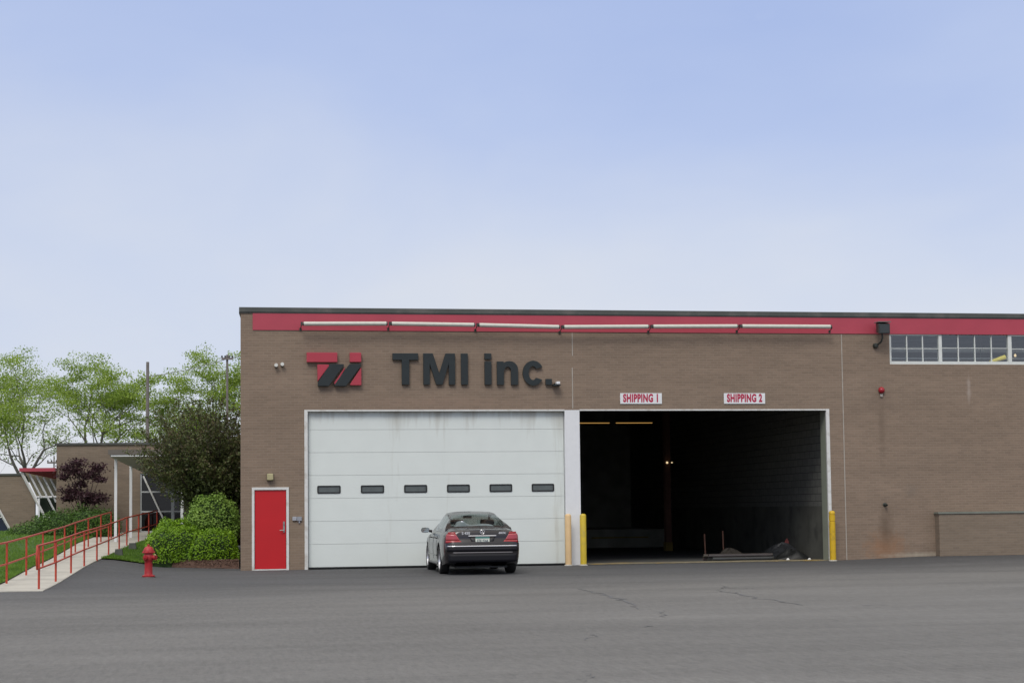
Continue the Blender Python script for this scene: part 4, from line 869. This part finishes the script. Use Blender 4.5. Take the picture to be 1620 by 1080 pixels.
# ------------------------------------------------------------------ marks on the asphalt: cracks and tar lines lying on the surface
crack_m = mat('tar_crack', (.082, .083, .088), .8, var=.3, scale=3)
def crack(pts, w0, seed):
    r_ = random.Random(seed); b = MB(); P_ = []
    for i in range(len(pts)-1):
        for k in range(8): s = k/8; P_.append((pts[i][0]+(pts[i+1][0]-pts[i][0])*s+r_.gauss(0, .045), pts[i][1]+(pts[i+1][1]-pts[i][1])*s+r_.gauss(0, .07)))
    P_.append(pts[-1]); vs = []; n = len(P_)
    for i, (x, y) in enumerate(P_):
        j0, j1 = max(0, i-1), min(n-1, i+1); dx, dy = P_[j1][0]-P_[j0][0], P_[j1][1]-P_[j0][1]; l_ = math.hypot(dx, dy) or 1; w_ = w0*r_.uniform(.25, 1.0)*(.3+.7*math.sin(PI*min(1, max(0, i/n))))
        vs += [(x-dy/l_*w_, y+dx/l_*w_, ha(x, y)+.004), (x+dy/l_*w_, y-dx/l_*w_, ha(x, y)+.004)]
    b.add(vs, [(2*i, 2*i+1, 2*i+3, 2*i+2) for i in range(n-1)]); tag(b.build('asphalt_crack', crack_m), kind='structure')
for i, (pts, w0) in enumerate((([(6.22, -12.96), (6.15, -14.98), (6.05, -17.58), (5.7, -19.85)], .045), ([(5.92, -20.43), (5.59, -21.84)], .02), ([(8.38, -14.67), (8.45, -15.69), (8.34, -17.66), (8.31, -19.79)], .035), ([(9.04, -13.34), (8.8, -13.9), (9.3, -14.2)], .03),
        ([(3.97, -24.66), (3.68, -25.49)], .014), ([(4.82, -23.44), (5.01, -23.51)], .03), ([(8.96, -20.21), (9.69, -20.14)], .02), ([(2.91, -29.43), (2.68, -30.14)], .01))): crack(pts, w0, i)

# ------------------------------------------------------------------ car: local y forward, origin under the rear bumper centre
CAR = empty('parked_car', (5.50, -5.62, .0), R(-1.4), 'dark sedan parked facing the white overhead door, seen from behind', 'car')
paint = mat('dark_brown_metallic_paint', (.011, .008, .009), .24, metal=.15, var=.05, scale=3, coat=.4)
chrome = mat('chrome_strip', (.62, .62, .64), .18, metal=.9, var=.03); tyre_m = mat('tyre_rubber', (.012, .012, .012), .8, var=.2); rim_m = mat('silver_rim', (.58, .58, .60), .28, metal=.7, var=.05)
blackt = mat('black_trim', (.010, .010, .011), .5, var=.1); lensr = mat('red_lens', (.30, .004, .008), .25, var=.05, coat=.5); lensp = mat('pale_red_lens', (.36, .045, .055), .28, var=.08, coat=.5)
cglass = glass_mat('car_glass', (.50, .54, .52), .045, .01)
Lc, YR, YF, WR = 5.04, 1.13, 4.12, .335
def I(y, pairs): return float(np.interp(y, [p[0] for p in pairs], [p[1] for p in pairs]))
wid = [(0, .66), (.02, .735), (.05, .79), (.1, .84), (.2, .88), (.45, .912), (1.1, .925), (2.5, .93), (3.6, .925), (4.3, .905), (4.7, .86), (4.88, .80), (4.98, .70), (5.04, .55)]
deck = [(0, 1.03), (.12, 1.045), (.4, 1.06), (.80, 1.085), (1.0, 1.09), (3.75, 1.02), (4.2, .97), (4.7, .87), (4.95, .76), (5.04, .66)]
beltz = [(0, .90), (.12, .92), (.6, .945), (1.0, .96), (2.5, .955), (3.75, .925), (4.3, .88), (4.8, .78), (5.04, .62)]
roof = [(.80, 1.085), (.95, 1.14), (1.2, 1.24), (1.45, 1.325), (1.70, 1.40), (1.95, 1.437), (2.3, 1.462), (2.7, 1.465), (3.0, 1.445), (3.15, 1.42), (3.35, 1.32), (3.6, 1.18), (3.85, 1.01)]
def arch(y):
    z = .20
    for yc in (YR, YF):
        d = WR+.055; u = abs(y-yc)
        if u < d: z = max(z, WR+math.sqrt(d*d-u*u)*.99)
    return z
def ring(y):
    w = I(y, wid); zb = I(y, beltz); zd = I(y, deck); a = arch(y); low = I(y, [(0, .30), (.3, .24), (.6, .2), (4.4, .2), (4.8, .24), (5.04, .3)])
    def off(z): return .0 if z < .70 else min(1, (z-.70)/.02)*.045+(z-.70)*.16
    k = max(0, 1-y/.5)
    gh = .80 < y < 3.85
    zr = I(y, roof) if gh else zd
    h = max(0, zr-zd) if gh else 0; hn = min(1, h/.32)
    wbz = w*.90 if y > .3 else w*(.93-.03*y/.3)            # half width at the shoulder top
    pts = [(0, low), (.64, low), (.64, max(low, a)), (w*.965, max(low+.02, a)), (w*.99, max(.42, a+.02)), (w, max(.56, a+.035)), (w*.998, max(.70, a+.05)), (w*.985, max(.80, a+.065)), (w*.955, max(zb-.03, a+.08)), (wbz, zb+.015)]
    wg0 = wbz-.035; wr = .575-.02*(1-hn) if gh else 0
    if gh:
        # greenhouse: base, lower glass edge, upper glass edge, roof edge, roof mid, centre
        zt = zd+h; b0 = (wg0, max(zb+.03, zd-.10)+0)
        def lp(s): return (wg0+(wr-wg0)*(s**1.25)*(hn if hn < 1 else 1), b0[1]+(zt-.065*max(.4, hn)-b0[1])*s)
        p1 = lp(.06); p2 = lp(.93); 
        gtop = (min(p2[0]-.05, .635), zt-.03*hn)
        pts += [b0, p1, lp(.5), p2, gtop, (gtop[0]*.84, zt-.008*hn), (gtop[0]*.45, zt+.008), (0, zt+.014)]
    else:
        b0 = (wg0, zb+.05)
        pts += [b0, (wg0-.03, min(zd-.02, zb+.085)), (wg0-.07, zd-.022), (wg0-.12, zd-.010), (wg0*.78, zd-.002), (wg0*.62, zd+.002), (wg0*.33, zd+.01), (0, zd+.012)]
    return [(x, y+off(z)*k, z) for x, z in pts]
st = sorted(set([0, .02, .05, .1, .15, .2, .3, .4, .5, .6, .7, .8, .805, .88, .96, 1.05, 1.15, 1.25, 1.35, 1.45, 1.55, 1.65, 1.72, 1.8, 1.95, 2.1, 2.3, 2.36, 2.44, 2.6, 2.8, 2.95, 3.05, 3.15, 3.25, 3.35, 3.45, 3.6, 3.72, 3.8, 3.845, 3.85, 3.95, 4.4, 4.5, 4.6, 4.7, 4.8, 4.88, 4.94, 4.98, 5.02, 5.04]
    + [round(YR+d*(WR+.055), 4) for d in np.cos(np.linspace(0, PI, 19))] + [round(YF+d*(WR+.055), 4) for d in np.cos(np.linspace(0, PI, 19))]))
rings = [ring(y) for y in st]; NP = len(rings[0])
vs = []
for r_ in rings: vs += [(-x, y, z) for x, y, z in r_]+[(x, y, z) for x, y, z in r_]
def vid(i, k, side): return i*2*NP+(NP if side else 0)+k
body = MB(); gl_side = MB(); fs = []; rear_f = []; front_f = []; side_f = {0: [], 1: []}
for i in range(len(st)-1):
    ym = (st[i]+st[i+1])/2
    for k in range(NP-1):
        for sd_ in (0, 1):
            f = (vid(i, k, sd_), vid(i, k+1, sd_), vid(i+1, k+1, sd_), vid(i+1, k, sd_))
            if sd_: f = f[::-1]
            if k in (11, 12) and 1.45 < ym < 3.35 and not (2.36 < ym < 2.44): side_f[sd_].append(f)
            elif k in (14, 15, 16) and .88 < ym < 1.72: rear_f.append(f)
            elif k in (14, 15, 16) and 3.15 < ym < 3.80: front_f.append(f)
            else: fs.append(f)
for i in (0, len(st)-1):
    for k in range(NP-1): f = (vid(i, k, 0), vid(i, k+1, 0), vid(i, k+1, 1), vid(i, k, 1)); fs.append(f if i == 0 else f[::-1])
body.add(vs, fs); body.build('body', paint, CAR, smooth=True, auto=38)
def sub(name, fl, m, shrink=0):
    used = sorted({q for f in fl for q in f}); mp = {q: i for i, q in enumerate(used)}; b = MB(); b.add([vs[q] for q in used], [tuple(mp[q] for q in f) for f in fl]); return b.build(name, m, CAR, smooth=True)
sub('rear_window', rear_f, cglass); sub('windscreen', front_f, cglass)
for sd_ in (0, 1): sub('side_window', side_f[sd_], cglass)
# black window surround strips
def ysurf(x, z):               # tail surface
    x = abs(x); ws = [p[1] for p in wid[:6]]; yy = [p[0] for p in wid[:6]]; y = float(np.interp(x, ws, yy)) if x > ws[0] else 0
    o_ = .0 if z < .70 else min(1, (z-.70)/.02)*.045+(z-.70)*.16
    return y+o_*max(0, 1-y/.5)
def tailpatch(name, poly_fn, zs, n, m, lift, parent, thick=0):
    b = MB(); v = []
    for z in zs:
        x0, x1 = poly_fn(z)
        for i in range(n+1): x = x0+(x1-x0)*i/n; v.append((x, ysurf(x, z)-lift, z))
    b.add(v, [(j*(n+1)+i, j*(n+1)+i+1, (j+1)*(n+1)+i+1, (j+1)*(n+1)+i) for j in range(len(zs)-1) for i in range(n)]); o = b.build(name, m, parent, smooth=True)
    sm = o.modifiers.new('thick', 'SOLIDIFY'); sm.thickness = .006; sm.offset = 0; return o
for s in (-1, 1):
    def xo(z): return I(z, [(.73, .855), (.85, .85), (.90, .845), (1.0, .815)])
    def xi(z): return I(z, [(.73, .47), (.99, .64)])
    tl = tailpatch('taillight', lambda z: (s*xi(z), s*xo(z)), list(np.linspace(.735, .80, 3)), 14, lensr, .012, CAR)
    tailpatch('upper_lens', lambda z: (s*(xi(z)+.012), s*(xo(z)-.0)), list(np.linspace(.803, .95, 5)), 14, lensp, .012, tl)
    tailpatch('lens_rim', lambda z: (s*(xi(z)), s*(xo(z)-.02)), list(np.linspace(.952, .995, 3)), 12, lensr, .011, tl)
tailpatch('bumper_strip', lambda z: (-.83, .83), [.648, .682], 40, chrome, .014, CAR)
tailpatch('groove_reflection', lambda z: (-.70, .70), [.505, .53], 30, mat('grey_reflection_lip', (.16, .15, .16), .35, metal=.3), .008, CAR)  # grey strip paints the reflection along the lip of the bumper groove
tailpatch('lower_bumper_shade', lambda z: (-.80, .80), [.30, .36, .43, .49], 30, mat('bumper_dark_reflection', (.004, .004, .007), .6, spec=.3), .010, CAR)  # dark overlay: shading and dark asphalt reflection put into the bumper colour
tailpatch('upper_bumper_reflection', lambda z: (-.83, .83), [.54, .59, .64], 30, bpy.data.materials['bumper_dark_reflection'], .006, CAR)  # second overlay, the mirrored dark asphalt is in its colour
tailpatch('boot_gap', lambda z: (-.60, .60), [.694, .702], 20, blackt, .012, CAR)
tailpatch('plate_recess', lambda z: (-.31*(.75+.25*(z-.72)/.17), .31*(.75+.25*(z-.72)/.17)), [.715, .80, .885], 10, blackt, .006, CAR)
tailpatch('boot_handle', lambda z: (-.33, .33), [.888, .915], 16, chrome, .022, CAR)
plate_m = mat('licence_plate', (.62, .66, .58), .5, var=.05)
yp = ysurf(0, .80)-.016
b = MB(); b.box(-.165, .165, yp-.004, yp, .725, .875); b.box(-.164, .164, yp-.006, yp-.0045, .845, .874, 1); pl = b.build('licence_plate', [plate_m, mat('plate_teal_band', (.05, .22, .20), .5)], CAR)
text_obj('lettering', 'ETK 9264', .095, mat('plate_ink', (.05, .07, .12), .6), pl, (0, yp-.0075, .785), .66, .001, .0005)
yb = ysurf(0, .98)-.006
badge = mat('badge_silver', (.72, .72, .74), .25, metal=.6)
text_obj('model_lettering', 'S 430', .085, badge, CAR, (-.385, yb-.004, .965), 1.0, .003, .003)
text_obj('drive_lettering', '4MATIC', .062, badge, CAR, (.47, yb-.004, .965), .8, .003, .003)
b = MB(); ring_ = [(.048*math.cos(R(a)), yb-.008, .995+.048*math.sin(R(a))) for a in range(0, 360, 20)]; b.tube(ring_, .006, 6, closed=True)
for a in (90, 210, 330):
    q = R(a); p = R(90); b.tube([(0, yb-.008, .995), (.045*math.cos(q), yb-.008, .995+.045*math.sin(q))], [.010, .002], 5)
b.build('emblem', badge, CAR, smooth=True)
# wheels
def wheel(x, y, s):
    w = empty('wheel', (x, y, WR)); w.parent = CAR
    b = MB(); b.lathe([(.225, -.105), (.30, -.112), (.328, -.095), (WR, -.06), (WR, .06), (.328, .095), (.30, .112), (.225, .105)], 36, axis='x'); b.build('tyre', tyre_m, w, smooth=True, auto=50)
    b = MB(); b.lathe([(.225, s*.104), (.215, s*.085), (.205, s*.05), (.205, -s*.10)], 36, axis='x'); b.lathe([(0, s*.075), (.05, s*.075), (.055, s*.06), (.055, s*.03)], 20, axis='x')
    for k in range(5):
        q = 2*PI*k/5+.3; c, sn = math.cos(q), math.sin(q)
        def P(r, t, d): return (s*d, r*c-t*sn, r*sn+t*c)
        v = [P(.04, -.038, .072), P(.04, .038, .072), P(.215, .052, .082), P(.215, -.052, .082), P(.04, -.038, .04), P(.04, .038, .04), P(.215, .052, .05), P(.215, -.052, .05)]
        b.add(v, [(0, 1, 2, 3), (7, 6, 5, 4), (0, 4, 5, 1), (1, 5, 6, 2), (2, 6, 7, 3), (3, 7, 4, 0)])
    b.build('rim', rim_m, w, smooth=True, auto=30)
    b = MB(); b.lathe([(0, s*.01), (.17, s*.01), (.17, -s*.02), (0, -s*.02)], 24, axis='x'); b.build('brake_disc', mat('brake_steel', (.12, .12, .12), .4, metal=.6) if 'brake_steel' not in bpy.data.materials else bpy.data.materials['brake_steel'], w)
for x, y, s in ((-.80, YR, -1), (.80, YR, 1), (-.80, YF, -1), (.80, YF, 1)): wheel(x, y, s)
# mirrors, handles, sill, undertray, exhaust
for s in (-1, 1):
    b = MB(); b.tube([(s*.86, 3.33, .985), (s*.96, 3.31, 1.0)], .035, 8)
    n = 12; v = []
    for j, (dy, k) in enumerate(((-.05, .92), (-.035, 1.0), (.03, .95), (.075, .6), (.09, .2))):
        for i in range(n):
            q = 2*PI*i/n; cx, cz = math.cos(q), math.sin(q); ex = abs(cx)**.6*(1 if cx > 0 else -1); ez = abs(cz)**.6*(1 if cz > 0 else -1)
            v.append((s*(1.035+.105*ex*k), 3.31+dy, 1.015+.065*ez*k))
    b.add(v, [(j*n+i, j*n+(i+1) % n, (j+1)*n+(i+1) % n, (j+1)*n+i) for j in range(4) for i in range(n)]+[tuple(4*n+i for i in range(n))])
    mi = b.build('mirror', paint, CAR, smooth=True)
    b = MB(); b.box(s*1.035-.09, s*1.035+.09, 3.262, 3.268, .962, 1.068); b.build('mirror_glass', mat('mirror_face', (.45, .5, .5), .05, metal=.9, var=0) if 'mirror_face' not in bpy.data.materials else bpy.data.materials['mirror_face'], mi)
    for y in (1.95, 2.95):
        b = MB(); b.tube([(s*.915, y-.10, .845), (s*.955, y-.06, .85), (s*.955, y+.06, .85), (s*.915, y+.10, .845)], .014, 6); b.build('door_handle', paint, CAR, smooth=True)
    b = MB(); b.tube([(s*.925, 1.62, .43), (s*.93, 2.5, .43), (s*.925, 3.6, .43)], .013, 6); b.build('side_strip', chrome if False else paint, CAR)
    b = MB(); b.tube([(s*.885, 1.55, .235), (s*.89, 3.68, .235)], .035, 8); b.build('sill', mat('sill_grey', (.09, .09, .09), .4) if 'sill_grey' not in bpy.data.materials else bpy.data.materials['sill_grey'], CAR, smooth=True)
    for y0 in (1.62, 2.42, 3.52):          # door shut lines
        b = MB(); P_ = []
        for z in np.linspace(.34, .90, 10):
            r_ = ring(y0); xs = [p[0] for p in r_[3:10]]; zs_ = [p[2] for p in r_[3:10]]; P_.append((s*(float(np.interp(z, zs_, xs))+.0005), y0, z))
        b.tube(P_, .004, 4); b.build('shut_line', blackt, CAR)
b = MB(); b.box(-.6, .6, .25, 4.8, .16, .198); b.build('undertray', blackt, CAR)
b = MB(); b.tube([(-.28, .12, .24), (-.28, .6, .24)], .035, 12, caps=False); b.tube([(-.20, .12, .24), (-.20, .6, .24)], .035, 12, caps=False); build_each(b, 'exhaust', chrome, CAR, smooth=True)
b = MB(); b.tube([(-.66, YR, WR), (.66, YR, WR)], .05, 8); b.tube([(-.66, YF, WR), (.66, YF, WR)], .04, 8); b.box(-.15, .25, .5, 1.0, .17, .33); b.build('axle', blackt, CAR)
# interior
seatm = mat('dark_seat', (.045, .03, .032), .7, var=.1)
b = MB(); b.box(-.66, .66, 1.0, 1.6, 1.06, 1.075); b.build('parcel_shelf', seatm, CAR)
def seat(x, y, w):
    b = MB(); b.add([(x-w, y, .5), (x+w, y, .5), (x+w, y+.14, .5), (x-w, y+.14, .5), (x-w*.9, y-.16, 1.12), (x+w*.9, y-.16, 1.12), (x+w*.9, y-.06, 1.12), (x-w*.9, y-.06, 1.12)], [(0, 3, 2, 1), (4, 5, 6, 7), (0, 1, 5, 4), (1, 2, 6, 5), (2, 3, 7, 6), (3, 0, 4, 7)])
    b.box(x-.12, x+.12, y-.16, y-.06, 1.15, 1.27); b.build('seat', seatm, CAR, bevel=.03)
for x in (-.37, .37): seat(x, 2.55, .24); seat(x, 1.78, .30)
b = MB(); b.box(-.70, .70, 3.25, 3.7, .75, .97); b.build('dashboard', seatm, CAR)
b = MB(); b.box(-.11, .11, 3.02, 3.04, 1.30, 1.36); b.build('inside_mirror', blackt, CAR)
pm = mat('white_cloth', (.62, .65, .72), .8, var=.1, scale=12)
b = MB(); nu, nv = 30, 8; v = []
for j in range(nv+1):
    for i in range(nu+1):
        x = -.56+1.04*i/nu; y = 1.10+.36*j/nv; e_ = min(1, i/3, (nu-i)/3)*min(1, j/1.5+.3, (nv-j)/1.5+.3)
        v.append((x, y, 1.078+e_*(.065+.02*math.sin(i*.9+j)+.075*math.exp(-((x+.36)/.15)**2)+.015*math.sin(i*.37))))
b.add(v, [(j*(nu+1)+i, j*(nu+1)+i+1, (j+1)*(nu+1)+i+1, (j+1)*(nu+1)+i) for j in range(nv) for i in range(nu)])
o = b.build('white_cloth', pm, smooth=True); o.location = CAR.location; o.rotation_euler = CAR.rotation_euler; tag(o, 'crumpled white cloth on the rear parcel shelf inside the parked dark sedan', 'cloth')
